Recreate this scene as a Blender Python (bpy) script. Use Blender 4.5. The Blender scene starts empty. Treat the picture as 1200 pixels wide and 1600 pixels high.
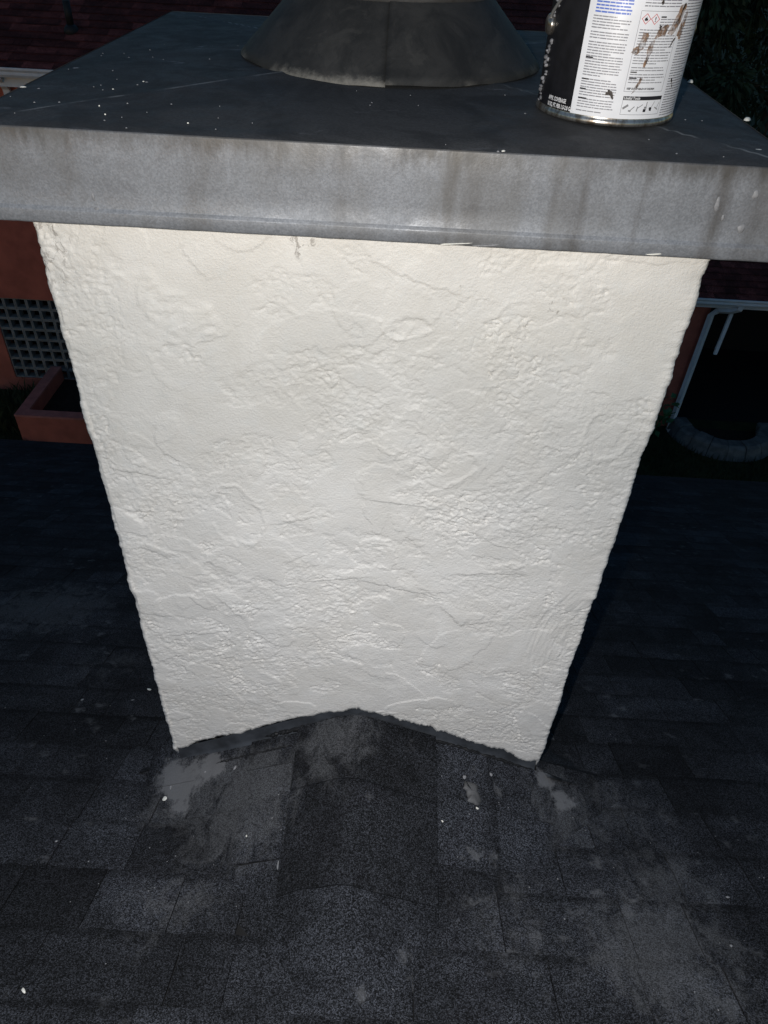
import bpy, bmesh, math, random
import numpy as np
from mathutils import Vector, Matrix

S = bpy.context.scene
COL = S.collection
R = math.radians
random.seed(7)

# ------------------------------------------------------------------ camera
CAM = Vector((0.0371, -0.8802, 1.507))
PITCH, YAW, ROLL = 0.7108, -0.003, 0.0544
r0 = Vector((math.cos(YAW), -math.sin(YAW), 0))
fw = Vector((math.sin(YAW) * math.cos(PITCH), math.cos(YAW) * math.cos(PITCH), -math.sin(PITCH)))
u0 = r0.cross(fw)
rt = r0 * math.cos(ROLL) + u0 * math.sin(ROLL)
up = rt.cross(fw)
cam = bpy.data.cameras.new("camera")
cam.sensor_fit = 'VERTICAL'; cam.sensor_height = 36; cam.lens = 1138.41 / 1600 * 36
cam.clip_start = 0.02; cam.clip_end = 400
co = bpy.data.objects.new("camera", cam); COL.objects.link(co)
M = Matrix((rt, up, -fw)).transposed().to_4x4(); M.translation = CAM
co.matrix_world = M
S.camera = co

# ------------------------------------------------------------------ dusk sky
W = bpy.data.worlds.new("World"); S.world = W; W.use_nodes = True
nt = W.node_tree; nt.nodes.clear()
sky = nt.nodes.new('ShaderNodeTexSky'); sky.sky_type = 'NISHITA'; sky.sun_disc = False
sky.sun_elevation = R(4.0); sky.sun_rotation = R(195); sky.ozone_density = 3.0; sky.air_density = 1.0; sky.dust_density = 0.2
bg = nt.nodes.new('ShaderNodeBackground'); bg.inputs[1].default_value = 0.125
out = nt.nodes.new('ShaderNodeOutputWorld')
nt.links.new(sky.outputs[0], bg.inputs[0]); nt.links.new(bg.outputs[0], out.inputs[0])

# ------------------------------------------------------------------ phone flash beside the camera, and an added spot brightening the lower chimney
FPOS = CAM - rt * 0.05 + up * 0.012
fl = bpy.data.lights.new("phone_flash", 'POINT'); fl.energy = 36; fl.shadow_soft_size = 0.006
fl.color = (1.0, 0.978, 0.935)
flo = bpy.data.objects.new("phone_flash", fl); COL.objects.link(flo); flo.location = FPOS
sp = bpy.data.lights.new("added_low_spot", 'SPOT'); sp.energy = 54; sp.shadow_soft_size = 0.006  # added lamp, no real source: evens out the flash towards the chimney base
sp.spot_size = R(96); sp.spot_blend = 1.0; sp.color = (0.97, 0.98, 1.0)
spo = bpy.data.objects.new("added_low_spot", sp); COL.objects.link(spo); spo.location = FPOS
spo.rotation_euler = Vector((0.0, math.cos(R(78)), -math.sin(R(78)))).to_track_quat('-Z', 'Y').to_euler()

S.view_settings.view_transform = 'Standard'; S.view_settings.look = 'None'
S.view_settings.gamma = 1; S.view_settings.exposure = 0; S.view_settings.use_curve_mapping = False

# ------------------------------------------------------------------ helpers
ORG = {}
def link(o, parent=None, kind=None, label=None, cat=None, group=None):
    COL.objects.link(o)
    if parent is not None: o.parent = parent
    if kind: o['kind'] = kind
    if label: o['label'] = label
    if cat: o['category'] = cat
    if group: o['group'] = group
    return o

def thing(name, label, cat, loc=(0, 0, 0), group=None):
    o = bpy.data.objects.new(name, None); o.empty_display_size = .1
    link(o, None, None, label, cat, group); o.location = loc
    ORG[o.name] = Vector(loc)
    return o

def org(parent):
    return ORG.get(parent.name, Vector((0, 0, 0))) if parent is not None else Vector((0, 0, 0))

def obj(name, verts, faces, mat, parent=None, smooth=False, kind=None, label=None, cat=None):
    """verts in world coordinates"""
    o_ = org(parent)
    me = bpy.data.meshes.new(name)
    me.from_pydata([(v[0] - o_.x, v[1] - o_.y, v[2] - o_.z) for v in verts], [], faces)
    if mat is not None: me.materials.append(mat)
    if smooth: me.polygons.foreach_set('use_smooth', [True] * len(me.polygons))
    me.update()
    o = bpy.data.objects.new(name, me)
    link(o, parent, kind, label, cat)
    ORG[o.name] = o_
    return o

class MB:
    def __init__(self): self.v = []; self.f = []
    def add(self, vs, fs):
        b = len(self.v); self.v += [tuple(v) for v in vs]; self.f += [tuple(i + b for i in f) for f in fs]
    def box(self, lo, hi):
        x0, y0, z0 = lo; x1, y1, z1 = hi
        self.add([(x0,y0,z0),(x1,y0,z0),(x1,y1,z0),(x0,y1,z0),(x0,y0,z1),(x1,y0,z1),(x1,y1,z1),(x0,y1,z1)],
                 [(3,2,1,0),(4,5,6,7),(0,1,5,4),(1,2,6,5),(2,3,7,6),(3,0,4,7)])
    def tube(self, pts, rad, n=10, cap=True, prof=None):
        pts = [Vector(p) for p in pts]; rings = []
        N = None
        for i, p in enumerate(pts):
            a = pts[max(0, i-1)]; b = pts[min(len(pts)-1, i+1)]; T = (b - a).normalized()
            if N is None:
                N = T.orthogonal().normalized()
                if prof: N = (Vector((1,0,0)) - T * T.x).normalized() if abs(T.x) < .9 else (Vector((0,0,1)) - T*T.z).normalized()
            else: N = (N - T * N.dot(T)).normalized()
            B = T.cross(N); rr = rad[i] if isinstance(rad, (list, tuple)) else rad
            if prof: rings.append([p + N * a_ + B * b_ for a_, b_ in prof])
            else: rings.append([p + (N * math.cos(2*math.pi*k/n) + B * math.sin(2*math.pi*k/n)) * rr for k in range(n)])
        m = len(rings[0]); vs = [v for r_ in rings for v in r_]; fs = []
        for i in range(len(rings) - 1):
            for k in range(m):
                fs.append((i*m+k, i*m+(k+1) % m, (i+1)*m+(k+1) % m, (i+1)*m+k))
        if cap:
            fs.append(tuple(range(m-1, -1, -1))); fs.append(tuple((len(rings)-1)*m + k for k in range(m)))
        self.add(vs, fs)
    def lathe(self, prof, c, n=64, close=False):
        vs = []; fs = []
        for r_, z in prof:
            for k in range(n):
                a = 2*math.pi*k/n; vs.append((c[0] + r_*math.cos(a), c[1] + r_*math.sin(a), z))
        for i in range(len(prof) - 1):
            for k in range(n):
                fs.append((i*n+k, i*n+(k+1) % n, (i+1)*n+(k+1) % n, (i+1)*n+k))
        if close:
            fs.append(tuple(range(n-1, -1, -1))); fs.append(tuple((len(prof)-1)*n+k for k in range(n)))
        self.add(vs, fs)
    def blob(self, c, rx, ry, rz, T=(1,0,0), N=(0,0,1), seed=0, n=9):
        """a low irregular dome lying on a surface of normal N"""
        rs = random.Random(seed)
        N = Vector(N).normalized(); T = Vector(T); T = (T - N*T.dot(N)).normalized(); B = N.cross(T); c = Vector(c)
        jit = [rs.uniform(.72, 1.25) for _ in range(n)]
        vs = []
        for lev, (s, h) in enumerate(((1.0, -.05), (.8, .55), (.42, .95))):
            for k in range(n):
                a = 2*math.pi*k/n
                vs.append(c + T*(math.cos(a)*rx*s*jit[k]) + B*(math.sin(a)*ry*s*jit[k]) + N*(h*rz))
        vs.append(c + N*rz)
        fs = []
        for l in range(2):
            for k in range(n): fs.append((l*n+k, l*n+(k+1) % n, (l+1)*n+(k+1) % n, (l+1)*n+k))
        for k in range(n): fs.append((2*n+k, 2*n+(k+1) % n, 3*n))
        self.add(vs, fs)
    def build(self, name, mat, parent=None, smooth=False, kind=None, label=None, cat=None):
        return obj(name, self.v, self.f, mat, parent, smooth, kind, label, cat)

# ------------------------------------------------------------------ material helpers
class NT:
    def __init__(self, name):
        self.m = bpy.data.materials.new(name); self.m.use_nodes = True
        self.t = self.m.node_tree; self.t.nodes.clear()
        self.out = self.t.nodes.new('ShaderNodeOutputMaterial')
        self.b = self.t.nodes.new('ShaderNodeBsdfPrincipled')
        self.t.links.new(self.b.outputs[0], self.out.inputs[0])
        self._pos = None
    def n(self, ty, **kw):
        x = self.t.nodes.new(ty)
        for k, v in kw.items(): setattr(x, k, v)
        return x
    def l(self, a, b): self.t.links.new(a, b)
    def val(self, sock, v):
        if isinstance(v, (int, float)): sock.default_value = v
        elif isinstance(v, (tuple, list)): sock.default_value = tuple(v) + ((1,) if len(v) == 3 and len(sock.default_value) == 4 else ())
        else: self.l(v, sock)
    def pos(self):
        if self._pos is None: self._pos = self.n('ShaderNodeNewGeometry').outputs['Position']
        return self._pos
    def obco(self):
        return self.n('ShaderNodeTexCoord').outputs['Object']
    def scale(self, vec, s):
        m = self.n('ShaderNodeVectorMath', operation='MULTIPLY'); self.l(vec, m.inputs[0]); m.inputs[1].default_value = s; return m.outputs[0]
    def noise(self, vec, sc, det=4, rough=.55, dist=0.0, out='Fac'):
        x = self.n('ShaderNodeTexNoise'); self.l(vec, x.inputs['Vector'])
        x.inputs['Scale'].default_value = sc; x.inputs['Detail'].default_value = det
        x.inputs['Roughness'].default_value = rough; x.inputs['Distortion'].default_value = dist
        return x.outputs[out]
    def voro(self, vec, sc, feat='F1', out='Distance', rnd=1.0):
        x = self.n('ShaderNodeTexVoronoi', feature=feat); self.l(vec, x.inputs['Vector'])
        x.inputs['Scale'].default_value = sc; x.inputs['Randomness'].default_value = rnd
        return x.outputs[out]
    def ramp(self, f, a, b, c0=0.0, c1=1.0):
        x = self.n('ShaderNodeMapRange'); x.interpolation_type = 'SMOOTHSTEP'
        self.l(f, x.inputs[0]); x.inputs[1].default_value = a; x.inputs[2].default_value = b
        x.inputs[3].default_value = c0; x.inputs[4].default_value = c1
        return x.outputs[0]
    def math(self, op, a, b=0.0, clamp=False):
        x = self.n('ShaderNodeMath', operation=op); x.use_clamp = clamp
        self.val(x.inputs[0], a); self.val(x.inputs[1], b); return x.outputs[0]
    def mix(self, f, a, b, blend='MIX'):
        x = self.n('ShaderNodeMix', data_type='RGBA', blend_type=blend)
        self.val(x.inputs[0], f); self.val(x.inputs[6], a); self.val(x.inputs[7], b); return x.outputs[2]
    def bump(self, h, strength, dist, normal=None):
        x = self.n('ShaderNodeBump'); x.inputs['Strength'].default_value = strength; x.inputs['Distance'].default_value = dist
        self.l(h, x.inputs['Height'])
        if normal is not None: self.l(normal, x.inputs['Normal'])
        return x.outputs[0]
    def near(self, p, rad, soft=1.0):
        """1 near a place in the world, 0 outside"""
        d = self.n('ShaderNodeVectorMath', operation='DISTANCE'); self.l(self.pos(), d.inputs[0]); d.inputs[1].default_value = p
        return self.ramp(d.outputs['Value'], rad * (1 - soft * .95), rad, 1.0, 0.0)
    def rnd(self):
        return self.n('ShaderNodeObjectInfo').outputs['Random']
    def set(self, color=None, rough=None, metal=None, spec=None, normal=None):
        if color is not None: self.val(self.b.inputs['Base Color'], color)
        if rough is not None: self.val(self.b.inputs['Roughness'], rough)
        if metal is not None: self.val(self.b.inputs['Metallic'], metal)
        if spec is not None: self.val(self.b.inputs['Specular IOR Level'], spec)
        if normal is not None: self.l(normal, self.b.inputs['Normal'])
        return self.m

def flat(name, color, rough=.6, metal=0.0, nscale=None, namp=.25, bump=None, spec=.4):
    t = NT(name); c = color
    if nscale:
        f = t.noise(t.pos(), nscale, 5, .6)
        c = t.mix(t.ramp(f, .3, .7), tuple(x * (1 - namp) for x in color), tuple(min(1, x * (1 + namp)) for x in color))
    nrm = None
    if bump: nrm = t.bump(t.noise(t.pos(), bump[0], 3), bump[1], bump[2])
    return t.set(c, rough, metal, spec, nrm)

# stucco paint
t = NT('stucco_paint'); P = t.pos()
f1 = t.noise(P, 9, 5, .6, .5); f2 = t.noise(P, 40, 3)
c = t.mix(t.ramp(f1, .35, .68), (.748, .712, .664), (.815, .782, .742))
c = t.mix(t.math('MULTIPLY', t.ramp(f2, .52, .7), .25), c, (.72, .72, .70))
chipm = None
for p_, r_ in (((-.400, 0, 1.155), .05), ((-.405, 0, 1.115), .035), ((-.085, 0, 1.172), .03), ((.24, 0, 1.11), .02)):
    q = t.near(p_, r_); chipm = q if chipm is None else t.math('MAXIMUM', chipm, q)
chipm = t.math('MULTIPLY', t.ramp(t.noise(t.scale(P, (1, 1, .6)), 95, 5, .7, .6), .545, .60), t.ramp(chipm, .1, .6))
c = t.mix(t.math('MULTIPLY', chipm, .8), c, (.36, .33, .30))
ph = t.math('MULTIPLY', t.ramp(t.voro(P, 34), .035, .055, 1, 0), t.math('GREATER_THAN', t.noise(P, 7, 2), .60))
c = t.mix(t.math('MULTIPLY', ph, .6), c, (.25, .23, .21))
c = t.mix(t.math('MULTIPLY', t.ramp(t.noise(P, 3.2, 5, .6, .6), .45, .68), .5), c, (.695, .675, .65))
fine = t.math('ADD', t.noise(P, 330, 3, .6), t.math('MULTIPLY', t.noise(P, 900, 2, .5), .4))
t.set(c, t.ramp(t.noise(P, 14, 3), .4, .62, .46, .66), 0, .4, t.bump(fine, .75, .0014))
M_STUCCO = t.m

# dark shingle
def shingle_mat(name, base, dusty=True, red=False):
    t = NT(name); P0 = t.pos(); rn = t.rnd()
    rv = t.n('ShaderNodeCombineXYZ'); [t.l(t.math('MULTIPLY', rn, k_), rv.inputs[i_]) for i_, k_ in enumerate((.11, .07, .05))]
    ad = t.n('ShaderNodeVectorMath', operation='ADD'); t.l(P0, ad.inputs[0]); t.l(rv.outputs[0], ad.inputs[1]); P = ad.outputs[0]
    bandn = t.n('ShaderNodeAttribute'); bandn.attribute_name = 'butt'; band = bandn.outputs['Fac']
    g = t.voro(P, 620, out='Color'); sep = t.n('ShaderNodeSeparateColor'); t.l(g, sep.inputs[0]); gr = sep.outputs[0]
    dark = tuple(x * .22 for x in base); lite = tuple(x * 4.3 for x in base)
    c = t.mix(t.math('POWER', gr, 2.2), dark, lite)
    c = t.mix(t.math('GREATER_THAN', sep.outputs[1], .93), c, tuple(min(.4, x * 4.8) for x in base))
    tint = t.math('ADD', t.math('MULTIPLY', rn, .75), .62)
    comb = t.n('ShaderNodeCombineColor'); [t.l(tint, comb.inputs[i]) for i in range(3)]
    c = t.mix(1.0, c, comb.outputs[0], 'MULTIPLY')
    wear = t.ramp(t.noise(P, 5.5, 6, .65, .4), .38, .66, .62, 1.25)
    comb2 = t.n('ShaderNodeCombineColor'); [t.l(wear, comb2.inputs[i]) for i in range(3)]
    c = t.mix(1.0, c, comb2.outputs[0], 'MULTIPLY')
    bz = t.ramp(t.math('ADD', band, t.math('MULTIPLY', t.math('SUBTRACT', t.noise(P0, 90, 3), .5), .5)), .25, .8, 1.0, .62)
    comb3 = t.n('ShaderNodeCombineColor'); [t.l(bz, comb3.inputs[i]) for i in range(3)]
    c = t.mix(1.0, c, comb3.outputs[0], 'MULTIPLY')
    if dusty:
        dens = None
        for p_, r_, a_ in (((-.36,-.09,.0), .17, .95), ((-.405,-.05,-.01), .085, 1.7), ((-.335,-.04,.01), .05, 1.5), ((-.22,-.14,.06), .24, 1.0), ((-.04,-.05,.16), .17, .85), ((.46,-.08,-.04), .2, .75), ((.6,-.05,-.06), .22, .55),
                           ((.56,-.40,.12), .26, .95), ((.62,-.25,.03), .2, .7), ((-1.16,.83,-.5), .36, 1.15), ((-.75,.45,-.32), .22, .45), ((.3,-.36,.05), .22, .5), ((-.3,-.36,.09), .2, .45)):
            q = t.math('MULTIPLY', t.near(p_, r_), a_)
            dens = q if dens is None else t.math('MAXIMUM', dens, q)
        w1 = t.noise(t.scale(P, (1.2, .7, 1.0)), 21, 8, .72, .6)
        sm = t.math('MULTIPLY', t.ramp(t.math('ADD', w1, t.math('MULTIPLY', dens, .31)), .56, .80), t.math('MULTIPLY', t.ramp(dens, .0, .55, .12, .62), t.ramp(dens, .9, 1.5, 1.0, 1.5)))
        rub = t.math('MULTIPLY', sm, t.ramp(gr, .0, .9, .35, 1.0))
        c = t.mix(t.math('MULTIPLY', rub, .88), c, (.118, .120, .127))
        pa = None
        for p_, r_ in (((-.415,-.045,-.02), .085), ((-.375,-.065,-.01), .09), ((-.372,-.115,.0), .06), ((-.315,-.04,.02), .06), ((.42,-.02,-.01), .05), ((.46,-.06,-.03), .06)):
            q = t.near(p_, r_); pa = q if pa is None else t.math('MAXIMUM', pa, q)
        pa = t.ramp(t.math('ADD', pa, t.math('MULTIPLY', t.math('SUBTRACT', t.noise(P0, 30, 7, .72), .5), 2.2)), .34, .72)
        c = t.mix(t.math('MULTIPLY', pa, .72), c, (.165, .165, .172))
        # scattered pale scuffs
        wv = t.n('ShaderNodeVectorMath', operation='MULTIPLY_ADD'); t.l(t.noise(P, 38, 5, .7, 0, 'Color'), wv.inputs[0]); wv.inputs[1].default_value = (.075, .075, .075); t.l(P, wv.inputs[2])
        v = t.voro(wv.outputs[0], 15, out='Distance'); w2 = t.math('MULTIPLY', t.noise(P, 24, 6, .75), 1.5)
        sc = t.ramp(t.math('ADD', v, t.math('MULTIPLY', w2, .22)), .20, .44, 1.0, 0.0)
        gate = t.ramp(t.noise(P, 4.3, 3), .44, .62)
        c = t.mix(t.math('MULTIPLY', t.math('MULTIPLY', sc, gate), .55), c, (.135, .137, .145))
    h = t.math('ADD', gr, t.math('MULTIPLY', t.noise(P, 60, 3), 1.2))
    return t.set(c, .93, 0, .18, t.bump(h, .55, .0011))
M_SH = shingle_mat('charcoal_shingle_granules', (.0135, .0145, .0175))
M_SHRED = shingle_mat('maroon_shingle_granules', (.085, .022, .018), dusty=False)

# galvanised skirt
def galv(name, base, top=False):
    t = NT(name); P = t.pos()
    sp_ = t.voro(P, 480, out='Color'); s = t.n('ShaderNodeSeparateColor'); t.l(sp_, s.inputs[0])
    mott = t.noise(P, 26, 6, .7, .6); fine_ = t.noise(P, 420, 3, .7)
    k = t.math('ADD', t.math('MULTIPLY', s.outputs[0], .22), t.math('ADD', t.math('MULTIPLY', mott, .07), t.math('MULTIPLY', fine_, .50)))
    c = t.mix(t.ramp(k, .20, .62), tuple(x * .81 for x in base), tuple(x * 1.18 for x in base))
    sx = t.n('ShaderNodeSeparateXYZ'); t.l(P, sx.inputs[0])
    if not top:
        # run-off stains, each at its own place along the skirt
        st = None
        for x0, w, a_ in ((.088, .006, .75), (.118, .012, .5), (.232, .011, .85), (.205, .006, .45), (.385, .012, .9), (.30, .006, .35), (-.03, .010, .35), (.43, .02, .6), (-.2, .012, .25)):
            wob = t.math('MULTIPLY', t.math('SUBTRACT', t.noise(t.scale(P, (1, 1, .25)), 45, 3), .5), .03)
            dx = t.math('ABSOLUTE', t.math('SUBTRACT', t.math('ADD', sx.outputs[0], wob), x0))
            q = t.math('MULTIPLY', t.ramp(dx, 0, w * 1.7, 1, 0), a_)
            st = q if st is None else t.math('MAXIMUM', st, q)
        streak = t.noise(t.scale(P, (1, 1, .10)), 55, 4, .6)
        st = t.math('MULTIPLY', st, t.ramp(streak, .3, .7, .25, 1))
        c = t.mix(t.math('MULTIPLY', st, .8), c, (.075, .066, .058))
        # grime band hanging from the upper fold
        zz = t.math('ADD', sx.outputs[2], t.math('MULTIPLY', t.math('SUBTRACT', t.noise(t.scale(P, (1, 1, .3)), 70, 5, .7), .5), .045))
        gate = t.ramp(t.noise(P, 7, 3), .40, .62, .42, 1)
        c = t.mix(t.math('MULTIPLY', t.ramp(zz, 1.268, 1.294), t.math('MULTIPLY', gate, .85)), c, (.060, .054, .048))
        # broad dirty zones
        c = t.mix(t.math('MULTIPLY', t.ramp(t.noise(t.scale(P, (1, 1, .5)), 9, 4, .6), .48, .66), .42), c, (.13, .122, .112))
    else:
        c = t.mix(t.math('MULTIPLY', t.ramp(t.noise(P, 8, 6, .65, .8), .42, .62), .6), c, tuple(x * .45 for x in base))
        def frac(o_, a_, b_): return t.math('DIVIDE', t.math('SUBTRACT', o_, a_), b_ - a_)
        fa, fb = frac(sx.outputs[0], -.4549, .4717), frac(sx.outputs[1], -.0328, .8898)
        ma = t.math('MINIMUM', fa, t.math('SUBTRACT', 1.0, fa)); mb_ = t.math('MINIMUM', fb, t.math('SUBTRACT', 1.0, fb))
        cr = t.math('ABSOLUTE', t.math('SUBTRACT', t.math('SUBTRACT', ma, mb_), t.math('MULTIPLY', t.math('SUBTRACT', t.noise(P, 9, 3), .5), .012)))
        c = t.mix(t.math('MULTIPLY', t.ramp(cr, .0015, .006, 1, 0), t.ramp(t.noise(P, 22, 4), .40, .62, 0, .55)), c, (.34, .34, .33))
        sm = t.ramp(t.noise(t.scale(P, (.6, 1.5, 1)), 17, 6, .7, 1.2), .585, .72)
        gate = t.ramp(t.noise(P, 3.1, 2), .44, .6)
        c = t.mix(t.math('MULTIPLY', t.math('MULTIPLY', sm, gate), .6), c, (.30, .30, .32))
    nb = t.bump(t.math('ADD', t.noise(P, 300, 3), t.math('MULTIPLY', mott, .7)), .22, .0008)
    return t.set(c, t.ramp(mott, .35, .65, .62, .8) if top else t.ramp(mott, .35, .65, .42, .62), .0 if top else .25, .12 if top else .5, nb)
M_GALV = galv('galvanised_steel', (.228, .238, .260))
M_GALVTOP = galv('dark_galvanised_top', (.068, .068, .070), top=True)  # much darker base than the skirt, with blotches and pale smears

# collar: dark painted steel, dusty lower rim
t = NT('dark_collar_steel'); P = t.pos()
m1 = t.noise(P, 14, 6, .7, .5)
c = t.mix(t.ramp(m1, .35, .66), (.020, .021, .022), (.040, .040, .040))
sx = t.n('ShaderNodeSeparateXYZ'); t.l(P, sx.inputs[0])
zz = t.math('ADD', sx.outputs[2], t.math('MULTIPLY', t.math('SUBTRACT', t.noise(P, 75, 5, .7), .5), .022))
gate = t.ramp(t.noise(P, 9, 3), .47, .60)
c = t.mix(t.math('MULTIPLY', t.ramp(zz, 1.300, 1.3125, 1, 0), t.math('MULTIPLY', gate, .8)), c, (.25, .24, .22))
up_ = t.math('MULTIPLY', t.ramp(t.noise(P, 20, 5, .65, .8), .56, .64), .2)
c = t.mix(up_, c, (.085, .083, .078))
M_COLLAR = t.set(c, .7, .15, .3, t.bump(t.noise(P, 160, 4), .2, .0008))

M_FLASH = flat('lead_grey_flashing', (.052, .057, .066), .55, .25, 22, .35, (90, .3, .001))
M_TAR = flat('black_roof_tar', (.012, .012, .013), .55, 0, 60, .3, (120, .6, .002))
M_SEAL = flat('grey_sealant', (.085, .085, .088), .7, 0, 30, .3, (160, .4, .001))
M_FLECK = flat('dried_white_paint', (.74, .72, .66), .55, 0, 200, .1)
M_FLECKG = flat('greyed_paint', (.22, .22, .23), .6, 0, 200, .2)
M_TIN = NT('tin_plate'); _t = M_TIN
M_TIN = _t.set(_t.mix(_t.ramp(_t.noise(_t.scale(_t.pos(), (1, 1, .5)), 90, 5, .7), .4, .65), (.55, .54, .52), (.24, .20, .16)), .28, .9, .5)
M_LABW = flat('white_label_paper', (.80, .81, .85), .32, 0, 30, .04, spec=.5)
M_LABK = flat('black_label_paper', (.010, .010, .013), .35, 0, 60, .3, spec=.5)
M_INK = flat('black_ink', (.02, .02, .025), .4)
M_TEXT = flat('grey_ink', (.26, .26, .285), .4)
M_BLUE = flat('blue_ink', (.10, .18, .58), .4)
M_RED = flat('red_ink', (.55, .10, .10), .4)
M_WHITEINK = flat('white_ink', (.72, .72, .74), .4)
M_TOOL = flat('tool_icon_grey', (.25, .25, .26), .4)
M_DRIP = flat('grey_dried_drips', (.20, .20, .215), .55, 0, 120, .5)
M_WIRE = flat('bail_wire', (.30, .30, .30), .4, .6)
t = NT('brown_paint_smear'); P = t.pos()
tr = t.n('ShaderNodeBsdfTransparent'); mx = t.n('ShaderNodeMixShader')
t.set(t.mix(t.ramp(t.noise(P, 160, 4), .35, .65), (.36, .21, .12), (.075, .045, .03)), .5)
t.l(t.ramp(t.noise(t.scale(P, (1, 1, .6)), 150, 5, .7), .36, .62, .15, .9), mx.inputs[0]); t.l(tr.outputs[0], mx.inputs[1]); t.l(t.b.outputs[0], mx.inputs[2]); t.l(mx.outputs[0], t.out.inputs[0])
M_SMEAR = t.m
M_PUTTY = flat('dark_smudge', (.05, .04, .035), .5)

M_REDWALL = flat('red_stucco_wall', (.44, .125, .085), .85, 0, 4, .16, (70, .4, .004))
M_REDRIM = flat('paler_red_stucco', (.45, .17, .14), .85, 0, 8, .16, (70, .4, .004))  # paler wall red, planter-top light put into the colour; soffit shares it
M_GUT = flat('white_gutter_paint', (.72, .74, .78), .45, 0, 6, .08)
M_BLOCK = flat('grey_concrete_block', (.23, .23, .22), .9, 0, 12, .25, (60, .5, .004))
M_VOID = flat('interior_shade_black', (.012, .012, .013), .9)  # near-black colour puts the shade of the unlit rooms into their walls
M_STONE = flat('pale_kerb_stone', (.13, .13, .128), .9, 0, 9, .3, (40, .6, .006))
M_SOIL = flat('dark_soil', (.018, .014, .010), .95, 0, 14, .4, (60, .8, .01))
M_LAWN = flat('dark_lawn', (.030, .038, .012), .95, 0, 3, .4, (60, .8, .02))
M_GRASS = flat('grass_blades', (.026, .034, .009), .8, 0, 5, .35)
M_LEAF = flat('dark_foliage', (.028, .050, .022), .6, 0, 1.7, .5)
M_PLANT = flat('plant_leaf', (.04, .13, .05), .45, 0, 6, .3)
M_BARK = flat('bark', (.06, .045, .03), .9, 0, 12, .4)
M_PIPE = flat('black_vent_pipe', (.012, .012, .012), .6)
M_DECK = flat('roof_felt', (.010, .010, .011), .95)
M_WALL = flat('house_wall_stucco', (.35, .33, .30), .9, 0, 5, .15)

# ------------------------------------------------------------------ numpy noise
def h2(ix, iy, seed):
    n = (ix.astype(np.int64) * 374761393 + iy.astype(np.int64) * 668265263 + seed * 1442695041) & 0xffffffff
    n = ((n ^ (n >> 13)) * 1274126177) & 0xffffffff
    n = ((n ^ (n >> 15)) * 2246822519) & 0xffffffff
    return ((n ^ (n >> 16)) & 0xffffff) / float(0xffffff)
def vn(x, y, seed):
    ix = np.floor(x); iy = np.floor(y); fx = x - ix; fy = y - iy
    fx = fx*fx*fx*(fx*(fx*6-15)+10); fy = fy*fy*fy*(fy*(fy*6-15)+10)
    a = h2(ix, iy, seed); b = h2(ix+1, iy, seed); c_ = h2(ix, iy+1, seed); d = h2(ix+1, iy+1, seed)
    return a + (b-a)*fx + (c_-a)*fy + (a-b-c_+d)*fx*fy
def fbm(x, y, sc, seed, oc=4, rough=.5):
    s = 0; a = 1.0; tot = 0; f = 1.0 / sc
    for o in range(oc):
        # rotate each octave so the lattice never shows
        ca, sa = math.cos(o*1.3+seed), math.sin(o*1.3+seed)
        s = s + a * vn((x*ca - y*sa)*f + 17.3*o, (x*sa + y*ca)*f + 5.1*o, seed*31+o); tot += a; a *= rough; f *= 2.03
    return s / tot
def sst(x, a, b):
    q = np.clip((x - a) / (b - a), 0, 1); return q*q*(3-2*q)

# ------------------------------------------------------------------ roof geometry constants
CW, CD = 0.8273, 0.825          # chimney plan
HC, KL, KR = 0.175, 0.53, 0.425 # saddle ridge height and side slopes
MS, M0 = 0.5, -0.093            # main slope
def z_main(y): return M0 - MS * y
def z_sad(x): return HC - (KL * -x if x < 0 else KR * x)
def y_val(x): return -(z_sad(x) - M0) / MS      # plan line where saddle meets the slope

# ------------------------------------------------------------------ our house: shingled roof
EAVE_Y, TOP_Y, XL, XR = 3.90, -2.4, -5.2, 5.2
house = thing('house', 'house roof of charcoal shingles around the white chimney, seen from up on it', 'house', (0, 0, -4.6))
mb = MB()
def quad_slab(mb, a, b, c_, d, th):
    n = (Vector(b)-Vector(a)).cross(Vector(d)-Vector(a)).normalized() * -th
    vs = [Vector(p) for p in (a, b, c_, d)]; vs += [p + n for p in vs]
    mb.add(vs, [(0,1,2,3),(7,6,5,4),(0,4,5,1),(1,5,6,2),(2,6,7,3),(3,7,4,0)])
dz = -.012
quad_slab(mb, (XL, TOP_Y, z_main(TOP_Y)+dz), (XR, TOP_Y, z_main(TOP_Y)+dz), (XR, EAVE_Y, z_main(EAVE_Y)+dz), (XL, EAVE_Y, z_main(EAVE_Y)+dz), .03)
zt_ = z_main(TOP_Y)+dz
quad_slab(mb, (XL, TOP_Y-4, zt_-2), (XR, TOP_Y-4, zt_-2), (XR, TOP_Y, zt_), (XL, TOP_Y, zt_), .03)
mb.build('roof_deck', M_DECK, house)
mb = MB(); mb.box((XL, EAVE_Y-.002, z_main(EAVE_Y)-.2), (XR, EAVE_Y+.02, z_main(EAVE_Y)-.03)); mb.build('fascia', M_GUT, house)
mb = MB(); mb.box((XL+.4, TOP_Y-3.5, -4.6), (XR-.4, EAVE_Y-.45, z_main(EAVE_Y)-.15)); mb.build('wall', M_WALL, house)

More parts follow.
